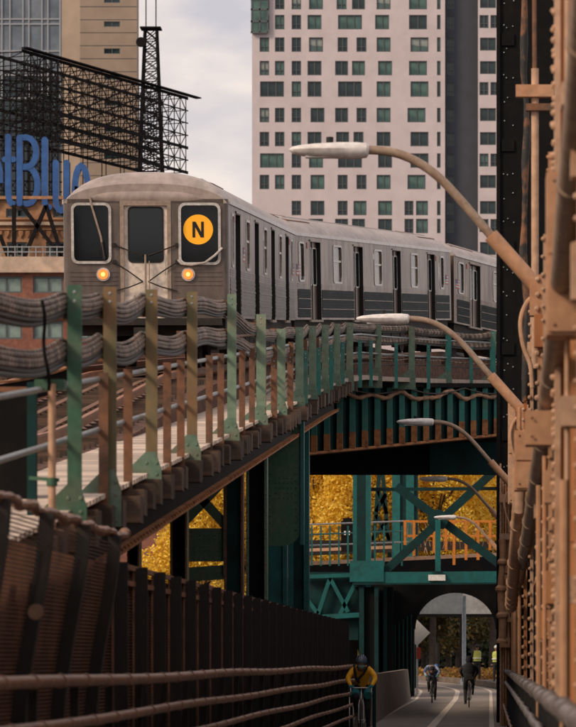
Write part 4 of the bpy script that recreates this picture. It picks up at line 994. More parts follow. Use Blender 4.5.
def rider_joints(lean=.0, head=(0,.36,1.53), hz_=1.03):
    J = {'pel':(0,-.18,1.0,.135), 'waist':(0,-.06,1.14,.135), 'chest':(0,.10,1.30,.155), 'neck0':(0,.22,1.40,.085), 'neck':(0,head[1]-.07,head[2]-.10,.058),
         'jaw':(0,head[1]+.01,head[2]-.045,.075), 'head':(head[0],head[1],head[2],.092), 'crown':(head[0],head[1]-.01,head[2]+.06,.075)}
    b = [('pel','waist',0),('waist','chest',0),('chest','neck0',0),('neck0','neck',2),('neck','jaw',2),('jaw','head',2),('head','crown',2)]
    for s, n in ((1,'r'),(-1,'l')):
        J['sh'+n] = (s*.19,.19,1.37,.078); J['el'+n] = (s*.285,.30,1.18,.060); J['wr'+n] = (s*.205,.45,hz_,.036)
        b += [('chest','sh'+n,0),('sh'+n,'el'+n,0),('el'+n,'wr'+n,0)]
        J['hip'+n] = (s*.095,-.14,.96,.105)
        if s > 0: J['kn'+n] = (s*.125,.28,.82,.070); J['an'+n] = (s*.12,.04,.50,.045); J['to'+n] = (s*.12,.17,.455,.034)
        else: J['kn'+n] = (s*.125,.16,.60,.070); J['an'+n] = (s*.12,-.10,.20,.045); J['to'+n] = (s*.12,.03,.15,.034)
        b += [('pel','hip'+n,1),('hip'+n,'kn'+n,1),('kn'+n,'an'+n,1),('an'+n,'to'+n,3)]
    return J, b
M_jack = mat('orange_yellow_jacket', (1.0,.50,.02), (.95,.38,.015), .45,.62, 6, .75, bump=.4, bscale=14, dist=.03)
M_legs = mat('black_tights', (.010,.011,.014), (.02,.02,.022), .45,.65, 6, .85)
M_shoe = mat('shoe_black', (.015,.015,.018), scale=0, rough=.6)
M_helm = mat('blue_grey_helmet', (.10,.14,.19), (.2,.23,.26), .48,.6, 9, .4)
M_mask = mat('pale_green_scarf', (.20,.29,.24), (.14,.2,.17), .45,.65, 12, .9)
M_tealc= mat('teal_cloth', (.02,.20,.22), scale=0, rough=.8)
M_bluew= mat('pale_blue_jersey', (.34,.42,.56), (.05,.09,.22), .45,.56, 5, .8)
M_blueb= mat('blue_bag', (.03,.13,.36), (.02,.07,.2), .45,.6, 6, .8)
M_hiv  = mat('hi_vis_yellow', (.52,.56,.12), (.42,.46,.10), .45,.65, 6, .7)
M_tape = mat('silver_tape', (.75,.75,.72), scale=0, rough=.4)
M_fr1 = mat('silver_bike_frame', (.45,.42,.42), scale=0, rough=.35, metal=.4); M_fr2 = mat('black_bike_frame', (.012,.012,.014), scale=0, rough=.4)
# near cyclist (faces the camera)
def cyclist(label, blabel, loc, rotz, mats, mf, hc, helmet, front, extra=None, scale=1.0):
    bike = bicycle(blabel, loc, rotz, mf, mf); bike.scale = (scale,)*3
    J, b = rider_joints(head=hc); p = figure('rider', label, J, b, mats, loc, rotz, scale)
    for s in (1,-1): hand(p, (s*.205,.47,1.035), 1, s, mats[3] if front is None else M_tealc if front else M_legs)
    if front: face(p, (hc[0],hc[1]+.01,hc[2]), .088, 1, mats[2])
    if helmet:
        m = MB(); vs = []; fs = []; c = Vector((hc[0],hc[1]-.01,hc[2]+.03)); n = 18
        rows = [(1.10,-.02,.0),(1.14,.02,0),(1.05,.075,0),(.80,.115,0),(.42,.138,0),(.08,.144,0)]
        for (q, z, _) in rows:
            for k in range(n): a = 2*math.pi*k/n; vs.append(c+Vector((.102*q*math.cos(a), .125*q*math.sin(a)-.01, z)))
        for i in range(len(rows)-1):
            for k in range(n): fs.append((i*n+k, i*n+(k+1)%n, (i+1)*n+(k+1)%n, (i+1)*n+k))
        fs.append(tuple((len(rows)-1)*n+k for k in range(n)))
        hm = MB().add(vs, fs).build('helmet', helmet, p, local=True)
        m = MB()
        for dx in (-.06,-.02,.02,.06): m.box(c.x+dx-.008,c.x+dx+.008,c.y-.09,c.y+.09,c.z+.12-abs(dx)*.4,c.z+.155-abs(dx)*.5)
        m.build('helmet_vents', M_legs, hm, local=True)
        if front: MB().tube([c+Vector((-.09,.02,-.02)), c+Vector((-.06,.06,-.13)), c+Vector((.06,.06,-.13)), c+Vector((.09,.02,-.02))], .007, 6).build('chin_strap', M_legs, p, local=True)
    return p
p = cyclist('cyclist in orange-yellow jacket and helmet riding toward the camera', 'pale road bicycle under the orange-jacketed rider', (at(362,0,75).x, 75, 0), math.pi, [M_jack,M_legs,M_skin,M_shoe], M_fr1, (0,.35,1.50), M_helm, True, scale=1.02)
MB().ball((0,.40,1.43), (.075,.055,.055), 10, 8).build('neck_scarf', M_mask, p, local=True)
MB().tube([(-.14,.20,1.47),(-.05,.285,1.30),(.10,.24,1.14)], .026, 8).build('bag_strap', M_legs, p, local=True)
MB().tube([(.15,.16,1.47),(.14,.27,1.36),(.12,.26,1.22),(.05,.2,1.1)], .030, 8).build('bag_strap', M_legs, p, local=True)
for s in (-1,1): MB().tube([(s*.13,.10,.90),(s*.13,.22,.84)], [.10,.085], 12).build('short_hem', M_tealc, p, local=True)
p = cyclist('crouched cyclist in pale blue and black riding toward the camera, far lane', 'black bicycle under the pale blue rider', (at(432,0,134).x, 134, 0), math.pi, [M_bluew,M_legs,M_skin,M_shoe], M_fr2, (0,.40,1.24), M_legs, True, scale=.97)
MB().ball((-.17,-.02,1.30), (.13,.14,.2), 10, 8).build('shoulder_bag', M_blueb, p, local=True)
MB().ball((0,.16,1.24), (.11,.10,.17), 10, 8).build('dark_vest', M_legs, p, local=True)
p = cyclist('cyclist in black hooded jacket riding away under the arch', 'dark bicycle under the black-hooded rider', (at(469,0,121).x, 121, 0), 0, [M_coat,M_legs,M_coat,M_shoe], M_fr2, (0,.24,1.56), None, False, scale=1.02)
MB().ball((0,.20,1.57), (.115,.13,.14), 12, 10).build('hood', M_coat, p, local=True)
MB().ball((0,-.02,1.22), (.215,.17,.27), 14, 10).build('jacket_back', M_coat, p, local=True)
# standing workers
def stander(label, loc, rotz, hat, s_arm):
    J = {'pel':(0,0,.95,(.15,.11)),'waist':(0,0,1.10,(.145,.10)),'chest':(0,0,1.34,(.175,.12)),'neck0':(0,0,1.47,.075),'neck':(0,.01,1.53,.055),'jaw':(0,.03,1.58,.075),'head':(0,.02,1.65,.092),'crown':(0,.01,1.71,.075)}
    b = [('pel','waist',0),('waist','chest',0),('chest','neck0',0),('neck0','neck',2),('neck','jaw',2),('jaw','head',2),('head','crown',2)]
    for s, n in ((1,'r'),(-1,'l')):
        J['sh'+n] = (s*.20,0,1.42,.07); J['el'+n] = (s*.27,-.03,1.14,.052); J['wr'+n] = (s*.26,.08*s_arm,.90,.036)
        J['hip'+n] = (s*.10,0,.88,.10); J['kn'+n] = (s*.11,.02,.49,.072); J['an'+n] = (s*.12,0,.09,.05); J['to'+n] = (s*.14,.15,.045,.038)
        b += [('chest','sh'+n,0),('sh'+n,'el'+n,0),('el'+n,'wr'+n,0),('pel','hip'+n,1),('hip'+n,'kn'+n,1),('kn'+n,'an'+n,1),('an'+n,'to'+n,3)]
    p = figure('worker', label, J, b, [M_coat,M_legs,M_skin,M_shoe], loc, rotz)
    for s in (1,-1): hand(p, (s*.26,.08*s_arm+.01,.85), 1, s, M_skin)
    face(p, (0,.03,1.64), .086, 1, M_skin)
    m = MB(); vs = []; fs = []; n = 16
    for (z, rx, ry) in ((.98,.205,.155),(1.10,.195,.150),(1.30,.215,.170),(1.42,.205,.150),(1.49,.13,.11)):
        for k in range(n): a = 2*math.pi*k/n; vs.append((rx*math.cos(a), ry*math.sin(a), z))
    for i in range(4):
        for k in range(n): fs.append((i*n+k, i*n+(k+1)%n, (i+1)*n+(k+1)%n, (i+1)*n+k))
    vt = m.add(vs, fs).build('hi_vis_vest', M_hiv, p, local=True)
    MB().tube([(0,0,1.10),(0,0,1.15)], .222, 16).build('reflective_band', M_tape, vt, local=True)
    MB().ball((0,.0,1.69), (.115,.125,.10), 14, 8).build('hat', hat, p, local=True)
    return p
stander('worker in yellow hi-vis vest standing left of the white-hatted worker', (at(477,0,174).x,174,gz(174)+.0), R(200), M_hair, 1)
stander('worker in yellow hi-vis vest and white hard hat at the truss wall', (at(496.5,0,172).x,172,gz(172)+.0), R(150), M_white, -1)
# train operator behind the left cab window
J = {'waist':(0,0,0,.16),'chest':(0,0,.28,.18),'neck':(0,.0,.46,.06),'head':(0,-.02,.58,.10),'crown':(0,0,.66,.08)}
b = [('waist','chest',0),('chest','neck',0),('neck','head',1),('head','crown',1)]
for s, n in ((1,'r'),(-1,'l')): J['sh'+n] = (s*.22,0,.36,.08); J['el'+n] = (s*.30,-.12,.10,.06); J['wr'+n] = (s*.22,-.30,.08,.04); b += [('chest','sh'+n,0),('sh'+n,'el'+n,0),('el'+n,'wr'+n,1)]
zf = rz(66.7)
p = figure('operator', 'train operator silhouetted behind the left cab window', J, b, [M_coat,M_skin], (-7.36, 67.25, zf+1.70), 0)
hand(p, (.22,-.32,.08), -1, 1, M_skin); hand(p, (-.22,-.32,.08), -1, -1, M_skin); face(p, (0,-.03,.59), .095, -1, M_skin)
MB().ball((0,.01,.66), (.115,.13,.07), 12, 8).build('cap', M_coat, p, local=True)
# ------------------------------------------------------------------ buildings
M_tow = mat('pinkish_white_cladding', (.60,.52,.53), (.56,.48,.49), .4,.65, .15, .8, var=.04)
M_tdk = mat('slate_grey_cladding', (.055,.060,.078), (.05,.055,.07), .4,.65, .2, .7, var=.06)
M_wg  = mat('tower_glass_dark', (.022,.045,.048), (.010,.020,.022), .42,.6, .5, .12)
M_wg2 = mat('tower_glass_green', (.085,.17,.145), (.03,.07,.065), .40,.62, .6, .15)
M_wf  = mat('tower_window_frame', (.085,.10,.105), scale=0, rough=.5)
M_wg3 = mat('tower_glass_blinds', (.30,.33,.30), (.07,.11,.105), .44,.52, .45, .2, stretch=(.3,1,1))
wcache = {}
def window(parent, x, z, w_, h_, Yf, glass, mull=True, depth=.22):
    key = (round(w_,2), round(h_,2), mull)
    fw = .12
    if key not in wcache:
        m = MB(); m.box(-w_/2,-w_/2+fw,0,.15,-h_/2,h_/2).box(w_/2-fw,w_/2,0,.15,-h_/2,h_/2).box(-w_/2+fw,w_/2-fw,0,.15,-h_/2,-h_/2+fw).box(-w_/2+fw,w_/2-fw,0,.15,h_/2-fw,h_/2)
        if mull:
            n = max(1, round(w_/1.1)-1)
            for k in range(n): q = -w_/2+w_*(k+1)/(n+1); m.box(q-.05,q+.05,.02,.14,-h_/2+fw,h_/2-fw)
            if w_ < 1.6: m.box(-w_/2+fw,w_/2-fw,.03,.13,-h_/2+h_*.34,-h_/2+h_*.34+.07)
        f = m.build('window', M_wf, parent, local=True)
        g = MB().box(-w_/2+.06,w_/2-.06,.15,.19,-h_/2+.06,h_/2-.06).build('pane', glass, f, local=True); wcache[key] = (f.data, g.data)
    else:
        f = link('window', wcache[key][0], parent); g = link('pane', wcache[key][1], f)
    f.location = Vector((x, Yf+depth-.12, z)) - off(parent)
    g.material_slots[0].link = 'OBJECT'; g.material_slots[0].material = glass
    return f
def facade(m, x0, x1, z0, z1, Y0, thick, rows):
    """wall with openings; rows: list of (zc, h, [(xc, w)])"""
    z = z0
    for zc, h, ws in sorted(rows, key=lambda r: r[0]):
        m.box(x0,x1,Y0,Y0+thick,z,zc-h/2); x = x0
        for xc_, w_ in sorted(ws):
            m.box(x,xc_-w_/2,Y0,Y0+thick,zc-h/2,zc+h/2); x = xc_+w_/2
        m.box(x,x1,Y0,Y0+thick,zc-h/2,zc+h/2); z = zc+h/2
    m.box(x0,x1,Y0,Y0+thick,z,z1)
YT = 480; kx = YT/FPX
T = thing('apartment_tower', 'pinkish white apartment tower with a grid of dark windows behind the train', 'apartment tower', (at(350,0,YT).x, YT, 0))
ROWY = [-44,-21,2,22,44.5,68,89,115,139,160.5,182,208,226,249,271,294]
c = {1:(264.4,9.5),2:(279.7,9.5),3:(296.4,9.5),4:(316,14),5:(341.6,13),6:(360,13),7:(383.6,14),8:(418,18)}
rows = []; X0, X1 = at(252,0,YT).x, at(445,0,YT).x; rnd = random.Random(4); wlist = []
for i, y in enumerate(ROWY):
    ws = []
    merged12 = y in (89,160.5,-21); merged56 = y in (22,89,160.5,249)
    for k,(x,wd) in c.items():
        if merged12 and k in (1,2): continue
        if merged56 and k in (5,6): continue
        if y > 200 and k == 8:
            ws += [(409,9),(422,12)]; continue
        if y > 200 and k in (1,2): continue
        dx = 0 if k < 4 else rnd.choice([-1.5,0,1.5]); 
        if k == 5 and not merged56: dx = rnd.choice([0,1.0])
        ws.append((x+dx, wd-(3 if k in (5,6) and rnd.random() < .4 else 0)))
    if merged12: ws.append((272,24))
    if merged56: ws.append((350,24))
    ws.append((438.8,3.6))
    h = 14.5 if y != 89 else 15.5
    rows.append((at(0,y,YT).z, h*kx, [(at(x,0,YT).x, wd*kx) for x, wd in ws]))
m = MB(); facade(m, X0, X1, 0, at(0,-70,YT).z, YT, .6, rows); m.build('wall', M_tow, T)
MB().box(X0+.05,X1-.05,YT+.62,YT+14,0,at(0,-70,YT).z).build('core', M_tdk, T)
for zc, h, ws in rows:
    for x, w_ in ws:
        q_ = rnd.random(); g = M_wg2 if q_ < .34 else (M_wg3 if q_ < .44 else M_wg)
        window(T, x, zc, w_, h, YT, g, mull=w_ > .8)
# green glazed bay at top left corner
bay = MB().box(X0-.1, at(268,0,YT).x, YT-.5, YT-.02, at(0,33,YT).z, at(0,-60,YT).z).build('glazed_bay', M_wg2, T)
m = MB()
for y in (33,22,10,0,-12,-24): m.box(X0-.15, at(268,0,YT).x+.05, YT-.58, YT-.5, at(0,y,YT).z-.12, at(0,y,YT).z+.12)
for x in (252,260,268): m.box(at(x,0,YT).x-.1, at(x,0,YT).x+.1, YT-.58, YT-.5, at(0,33,YT).z, at(0,-60,YT).z)
m.build('bay_mullions', M_wf, bay)
# slate recess and right wing
Yr = YT+1.5; rows2 = []
for y in ROWY: rows2.append((at(0,y,Yr).z, 13*kx, [(at(450.5,0,Yr).x, 7*kx)]))
m = MB(); facade(m, X1+.02, at(479,0,Yr).x, 0, at(0,-70,Yr).z, Yr, .5, rows2); m.build('recessed_wall', M_tdk, T)
for zc, h, ws in rows2:
    for x, w_ in ws: window(T, x, zc, w_, h, Yr, M_wg)
Yw = YT-1; rows3 = []
for i, y in enumerate(ROWY):
    rows3.append((at(0,y-.5,Yw).z, 13*kx, [(at(488,0,Yw).x, 16*kx),(at(510,0,Yw).x,16*kx)] if i % 3 else [(at(484,0,Yw).x, 9*kx),(at(495,0,Yw).x, 9*kx),(at(510,0,Yw).x,16*kx)]))
m = MB(); facade(m, at(478,0,Yw).x, at(545,0,Yw).x, 0, at(0,-70,Yw).z, Yw, .5, rows3); m.build('wing_wall', M_tow, T)
MB().box(at(478.2,0,Yw).x, at(545,0,Yw).x, Yw+.55, Yw+9, 0, at(0,-70,Yw).z).build('wing_core', M_tdk, T)
for zc, h, ws in rows3:
    for x, w_ in ws: window(T, x, zc, w_, h, Yw, M_wg2 if rnd.random() < .25 else M_wg)
# brown concrete tower, upper left
M_brn = mat('brown_concrete_panel', (.36,.275,.21), (.31,.235,.18), .4,.65, .12, .85, var=.05)
YB = 540; kb = YB/FPX
T = thing('concrete_tower', 'brown concrete tower with a single column of slit windows at upper left', 'tower', (at(100,0,YB).x, YB, 0))
rows4 = [(at(0,y,YB).z, 5.5*kb, [(at(112,0,YB).x, 16*kb)]) for y in (-52,-26,0,24,51,77,103,129,156,182,208,234)]
m = MB(); facade(m, at(80,0,YB).x, at(137,0,YB).x, 0, at(0,-80,YB).z, YB, .6, rows4); m.build('wall', M_brn, T)
MB().box(at(80.2,0,YB).x, at(136.8,0,YB).x, YB+.6, YB+3, 0, at(0,-80,YB).z).build('core', M_brn, T)
MB().poly([(at(80,0,YB).x,YB,0),(at(80,0,YB).x-.02,YB+1,0),(at(54,0,YB).x,YB+4.5,0),(at(54,0,YB).x,YB+3,0)], (0,0,at(0,-80,YB).z)).build('angled_wall', M_brn, T)
for zc, h, ws in rows4:
    for x, w_ in ws: window(T, x, zc, w_, h, YB, M_wg)
m = MB()
for y in range(-65, 260, 13): m.box(at(80,0,YB).x, at(137,0,YB).x, YB-.03, YB, at(0,y+6.5,YB).z-.04, at(0,y+6.5,YB).z+.04)
m.build('panel_joints', M_tdk, T)
# glass tower at the far left
YG = 500; kg = YG/FPX
T = thing('glass_tower', 'glass curtain wall tower with silver mullions in the top left corner', 'tower', (at(25,0,YG).x, YG, 0))
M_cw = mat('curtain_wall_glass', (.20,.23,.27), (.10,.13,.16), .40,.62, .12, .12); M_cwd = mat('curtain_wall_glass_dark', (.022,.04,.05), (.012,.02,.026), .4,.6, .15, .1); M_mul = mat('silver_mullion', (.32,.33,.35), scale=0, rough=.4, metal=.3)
pm_ = None; xs = [-24,-11,2,10,23,29,42,48,60]
for y0, y1 in ((-60,-38),(-38,-19),(-19,19),(19,24),(24,51),(51,75),(75,98),(98,122),(122,146),(146,170),(170,194),(194,218),(218,242)):
    for xa, xb in zip(xs, xs[1:]):
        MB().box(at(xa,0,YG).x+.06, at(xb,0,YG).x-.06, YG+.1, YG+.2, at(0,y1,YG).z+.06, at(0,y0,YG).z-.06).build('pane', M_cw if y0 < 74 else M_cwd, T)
m = MB()
for x in xs: m.box(at(x,0,YG).x-.09, at(x,0,YG).x+.09, YG-.12, YG+.12, at(0,98,YG).z, at(0,-60,YG).z)
m.build('mullions', M_mul, T); m = MB()
for y in (-60,-38,-19,19,24,51,75,98): m.box(at(-24,0,YG).x, at(60,0,YG).x, YG-.08, YG+.1, at(0,y,YG).z-.1, at(0,y,YG).z+.1)
m.build('transoms', M_mul, T)
MB().box(at(-24,0,YG).x, at(60,0,YG).x, YG+.25, YG+2, 0, at(0,-60,YG).z).build('core', M_blk, T)
# brick buildings at lower left
M_bro = mat('orange_brick', (.42,.22,.115), (.34,.165,.085), .42,.62, .8, .9, bump=.2); M_brr = mat('red_brick', (.26,.105,.07), (.20,.08,.055), .42,.62, .8, .9)
M_crm = mat('cream_stone_band', (.56,.42,.32), (.48,.35,.27), .42,.64, .4, .85); M_grw = mat('pale_green_pane', (.24,.33,.29), (.15,.21,.19), .42,.62, .7, .2)
Y1 = 262; k1 = Y1/FPX
T = thing('orange_brick_building', 'orange brick building with corbelled cornice below the blue letters', 'building', (at(30,0,Y1).x, Y1, 0))
rows5 = [(at(0,249,Y1).z, 14*k1, [(at(-20,0,Y1).x,16*k1),(at(17,0,Y1).x,20*k1),(at(57,0,Y1).x,22*k1),(at(95,0,Y1).x,20*k1)]),(at(0,213,Y1).z, 9*k1, [(at(-20,0,Y1).x,16*k1),(at(17,0,Y1).x,22*k1),(at(60,0,Y1).x,14*k1)])]
m = MB(); facade(m, at(-60,0,Y1).x, at(215,0,Y1).x, 0, at(0,196,Y1).z, Y1, .5, rows5); m.build('wall', M_bro, T)
MB().box(at(-60,0,Y1).x+.1, at(215,0,Y1).x-.1, Y1+.52, Y1+30, 0, at(0,197,Y1).z).build('core', M_blk, T)
for zc, h, ws in rows5:
    for x, w_ in ws: window(T, x, zc, w_, h, Y1, M_wg)
for y, pr, h in ((224,.35,3.2),(219,.22,1.6),(229.5,.18,1.4),(198,.3,3)): MB().box(at(-60,0,Y1).x, at(215,0,Y1).x, Y1-pr, Y1-.01, at(0,y+h/2,Y1).z, at(0,y-h/2,Y1).z).build('cornice', M_crm if h > 3 else M_bro, T)
for x in range(-56, 210, 7): MB().poly([at(x-2.2,231,Y1),at(x+2.2,231,Y1),at(x+2.2,234,Y1),at(x,238,Y1),at(x-2.2,234,Y1)], (0,-.14,0)).build('corbel', M_bro, T)
Y2 = 236; k2 = Y2/FPX
T = thing('cream_band_building', 'low red brick building with cream parapet and pale windows behind the cables', 'building', (at(30,0,Y2).x, Y2, 0))
rows6 = []
for y, h in ((284.5,17),(330,18),(372,18),(414,18),(456,18)): rows6.append((at(0,y,Y2).z, h*k2, [(at(x,0,Y2).x, wd*k2) for x, wd in ((-32,26),(6,32),(48,30),(88,28),(128,28),(168,28),(208,28),(248,28))]))
m = MB(); facade(m, at(-60,0,Y2).x, at(262,0,Y2).x, 0, at(0,272,Y2).z, Y2, .5, rows6[1:] if False else [r for r in rows6 if r[0] < at(0,290,Y2).z]); 
m2 = MB(); facade(m2, at(-60,0,Y2).x, at(262,0,Y2).x, at(0,291.5,Y2).z, at(0,270,Y2).z, Y2-.004, .3, [(at(0,281,Y2).z, 20*k2, rows6[0][2])])
m.build('wall', M_brr, T) if False else None
m3 = MB(); facade(m3, at(-60,0,Y2).x, at(262,0,Y2).x, 0, at(0,273,Y2).z, Y2, .5, rows6[:0]+[(z, h, ws) for z, h, ws in rows6 if True and z+h/2 < at(0,273,Y2).z-.01 or False])
m3.build('wall', M_brr, T)
zt = at(0,273,Y2).z
for zc, h, ws in rows6:
    if zc+h/2 < zt-.01:
        for x, w_ in ws: window(T, x, zc, w_, h, Y2, M_grw)
MB().box(at(-60,0,Y2).x+.1, at(262,0,Y2).x-.1, Y2+.52, Y2+22, 0, zt-.02).build('core', M_blk, T)
MB().box(at(-60,0,Y2).x-.1, at(262,0,Y2).x+.1, Y2-.25, Y2+.6, zt, at(0,257,Y2).z).build('parapet', M_crm, T)
MB().box(at(-60,0,Y2).x-.1, at(262,0,Y2).x+.1, Y2-.4, Y2-.26, at(0,273,Y2).z, at(0,270.5,Y2).z).build('string_course', M_crm, T)
MB().box(at(-60,0,Y2).x-.1, at(262,0,Y2).x+.1, Y2-.3, Y2-.02, at(0,318,Y2).z, at(0,311,Y2).z).build('sill_band', M_crm, T)
rl = MB()
for y in (247,252): rl.tube([at(-20,y,Y2), at(64,y,Y2)], .04, 6)
for x in range(-20, 66, 7): rl.tube([at(x,257,Y2), at(x,246,Y2)], .035, 6)
rl.build('roof_railing', M_pipe, T)
# sign gantry with letters
G0, G1 = at(24,52,270), at(186,97,292.5)
gd = Vector((G1.x-G0.x, G1.y-G0.y, 0)); GL = gd.length; gd.normalize(); gn = Vector((-gd.y, gd.x, 0))
ztop = (G0.z+G1.z)/2; zbot = at(0,178,290).z; zlow = at(0,168,290).z; zroof = at(0,198,262).z
T = thing('sign_gantry', 'dark steel lattice gantry on the roof carrying the blue letters', 'sign gantry', (G0.x, G0.y, zroof))
def gp(u, d, z): q = G0+gd*u+gn*d; return Vector((q.x, q.y, z))
M_gan = mat('gantry_steel', (.012,.011,.012), (.020,.016,.015), .45,.65, 2, .8, spec=.1)
zl = list(np.linspace(zlow, ztop, 7))
m = MB()
for u in np.arange(0, GL+.01, .95):
    for d in (0, 3.0): m.beam(gp(u,d,zroof if (round(u/.95) % 3 == 0) else zlow), gp(u,d,ztop), .07, .07)
stuff(m.build('uprights', M_gan, T)); m = MB()
for z in zl:
    for d in (0,3.0): m.beam(gp(-.3,d,z), gp(GL+.3,d,z), .08, .09 if z not in (zl[0],zl[2],zl[-1]) else .24)
stuff(m.build('ledgers', M_gan, T)); m = MB()
for z in zl:
    for u in np.arange(0, GL, 1.9): m.beam(gp(u,0,z), gp(u,3.0,z), .06, .06)
stuff(m.build('cross_ties', M_gan, T)); m = MB()
for i, (za, zb) in enumerate(zip(zl, zl[1:])):
    for k, u in enumerate(np.arange(0, GL-.9, .95)):
        a, b = (u, u+.95) if (k+i) % 2 else (u+.95, u)
        m.beam(gp(a,0,za), gp(b,0,zb), .055, .055)
        if k % 3 == 0: m.beam(gp(u,0,zb), gp(u,3,za), .05, .05)
stuff(m.build('diagonals', M_gan, T))
m = MB().beam(gp(-.6,-.4,ztop+.15), gp(GL+1.4,-.4,ztop+.15), .5, .10); m.build('catwalk', M_gan, T)
# left dense return frame behind the letters
m = MB(); zb_ = at(0,205,262).z
for x in range(-14, 60, 6):
    for d in (266,272): m.beam(at(x,205,d), at(x,60 if x > 24 else 72,d), .10, .10)
for y in range(70, 205, 10):
    m.beam(at(-16,y,266), at(62,y+2,266), .10, .10); m.beam(at(-16,y,272), at(62,y+2,272), .09, .09)
for y in range(70, 200, 10):
    for x in range(-14, 56, 6): m.beam(at(x,y,266), at(x+6,y+10,266) if (x//6+y//10) % 2 else at(x+6,y-10 if y > 75 else y,266), .06, .06)
stuff(m.build('backing_frame', M_gan, T))
for a, b in (((14,205),(14,262)),((22,206),(62,258)),((46,206),(22,262)),((0,235),(10,262)),((46,205),(64,262))):
    MB().beam(at(*a,262-1.2), at(*b,262-1.2), .28, .28).build('support_leg', M_gan, T)
# blue letters
M_let = mat('blue_sign_face', (.022,.105,.33), (.016,.075,.25), .45,.65, .4, .45)
S_ = thing('roof_sign_letters', 'row of tall blue sign letters on the roof left of the train', 'sign', tuple(at(30,210,263)))
def letter(ch, x0, x1, y0, y1, Yl_, parts):
    m = MB(); r = .215
    for pts in parts:
        P_ = []
        for u, v in pts: P_.append(at(x0+(x1-x0)*u, y1+(y0-y1)*v, Yl_))
        P_ = [p for i, p in enumerate(P_) if i == 0 or (p-P_[i-1]).length > .06]; ks = len(P_); Lf = []; Rt = []
        P2 = [Vector((p.x, p.z)) for p in P_]
        for i in range(ks):
            d0 = (P2[i]-P2[i-1]).normalized() if i else None; d1 = (P2[i+1]-P2[i]).normalized() if i < ks-1 else None
            d = ((d0 or d1)+(d1 or d0)).normalized(); nn = Vector((-d.y, d.x)); mt_ = 1.0
            if d0 and d1: mt_ = min(1.12, 1/max(.35, nn.dot(Vector((-d0.y, d0.x)))))
            Lf.append(P2[i]+nn*r*mt_); Rt.append(P2[i]-nn*r*mt_)
        def cap(c, d, sgn):
            q = Vector((-d.y, d.x)); return [c+(q*math.cos(t_)*sgn+d*math.sin(t_)*sgn)*r for t_ in np.linspace(0, math.pi, 9)[1:-1]]
        e0 = (P2[0]-P2[1]).normalized(); e1 = (P2[-1]-P2[-2]).normalized()
        yf = Yl_-.25-.03*len(parts)+.03*parts.index(pts); vs = []; fs = []
        for y_ in (yf, yf+.5): vs += [(q.x, y_, q.y) for q in Lf]+[(q.x, y_, q.y) for q in Rt]
        for i in range(ks-1):
            fs += [(i,i+1,ks+i+1,ks+i), (2*ks+i,3*ks+i,3*ks+i+1,2*ks+i+1), (i,2*ks+i,2*ks+i+1,i+1), (ks+i,ks+i+1,3*ks+i+1,3*ks+i)]
        fs += [(0,ks,3*ks,2*ks),(ks-1,3*ks-1,4*ks-1,2*ks-1)]; m.add(vs, fs)
        for c_, k_ in ((P2[0],0),(P2[-1],1)):
            m.tube([(c_.x, yf+.004, c_.y), (c_.x, yf+.496, c_.y)], r*.98, 18)
    o = m.build('letter', M_let, S_); o['label'] = 'blue letter '+ch; return o
def arc_(cx_, cy_, rx, ry, a0, a1, n=10): return [(cx_+rx*math.cos(R(a)), cy_+ry*math.sin(R(a))) for a in np.linspace(a0, a1, n)]
for rr in ((262.0,0.0),):
    Yl_ = 262.0
    letter('e', -14, 1, 158, 204, Yl_, [[(.0,.5),(1,.5)]+arc_(.5,.5,.5,.5,0,300,14)])
    letter('t', 5, 15, 137, 204, Yl_, [[(.35,1),(.35,.25)]+arc_(.75,.22,.4,.22,180,280,6), [(0,.66),(.9,.66)]])
    letter('B', 20, 37, 138, 204, Yl_, [[(0,0),(0,1)], [(0,1),(.45,1)]+arc_(.45,.78,.52,.22,90,-90,9)+[(0,.55)], [(0,.55),(.5,.55)]+arc_(.5,.275,.55,.275,90,-90,9)+[(0,0)]])
    letter('l', 45, 51, 140, 208, Yl_, [[(.0,1),(.0,.14)]+arc_(.6,.12,.6,.12,180,290,5)])
    letter('u', 56, 67, 163, 211, Yl_, [[(0,1),(0,.3)]+arc_(.5,.28,.5,.28,180,360,9)+[(1,1)], [(1,1),(1,0)]])
    letter('e', 75, 88, 166, 213, Yl_, [[(.0,.5),(1,.5)]+arc_(.5,.5,.5,.5,0,300,14)])
# radio mast
YM = 296
T = thing('radio_mast', 'slim lattice radio mast with a round dish beside the brown tower', 'radio mast', tuple(at(151,180,YM)))
m = MB(); cz = list(range(190, 27, -10))
def mp_(sx, sy, y): 
    t_ = (190-y)/162; hw_ = (12-6.2*t_)*YM/FPX; c_ = at(151,y,YM); return Vector((c_.x+sx*hw_, YM+sy*hw_, c_.z))
for sx in (-1,1):
    for sy in (-1,1): m.beam(mp_(sx,sy,190), mp_(sx,sy,28), .14, .14)
m.build('legs', M_gan, T); m = MB()
for a, b in zip(cz, cz[1:]):
    for s in (-1,1):
        m.beam(mp_(-1,s,a), mp_(1,s,b), .07, .07); m.beam(mp_(1,s,a), mp_(-1,s,b), .07, .07); m.beam(mp_(s,-1,a), mp_(s,1,b), .07, .07); m.beam(mp_(-1,s,a), mp_(1,s,a), .07, .07)
m.build('lacing', M_gan, T)
MB().cbox(tuple(at(151,28.5,YM)), (1.7,1.5,.12)).build('platform', M_gan, T)
d = at(141,42,YM-.8); MB().tube([d+Vector((0,.3,0)), d, d-Vector((0,.12,0))], [.25,.42,.40], 16).build('dish', M_gan, T)
for x in (146,156): MB().tube([at(x,28,YM), at(x,-30,YM)], .05, 6).build('whip_antenna', M_gan, T)
MB().box(at(140,0,YM).x, at(164,0,YM).x, YM-1.2, YM+1.2, 0, at(0,190,YM).z).build('plinth_tower', M_bro, T)
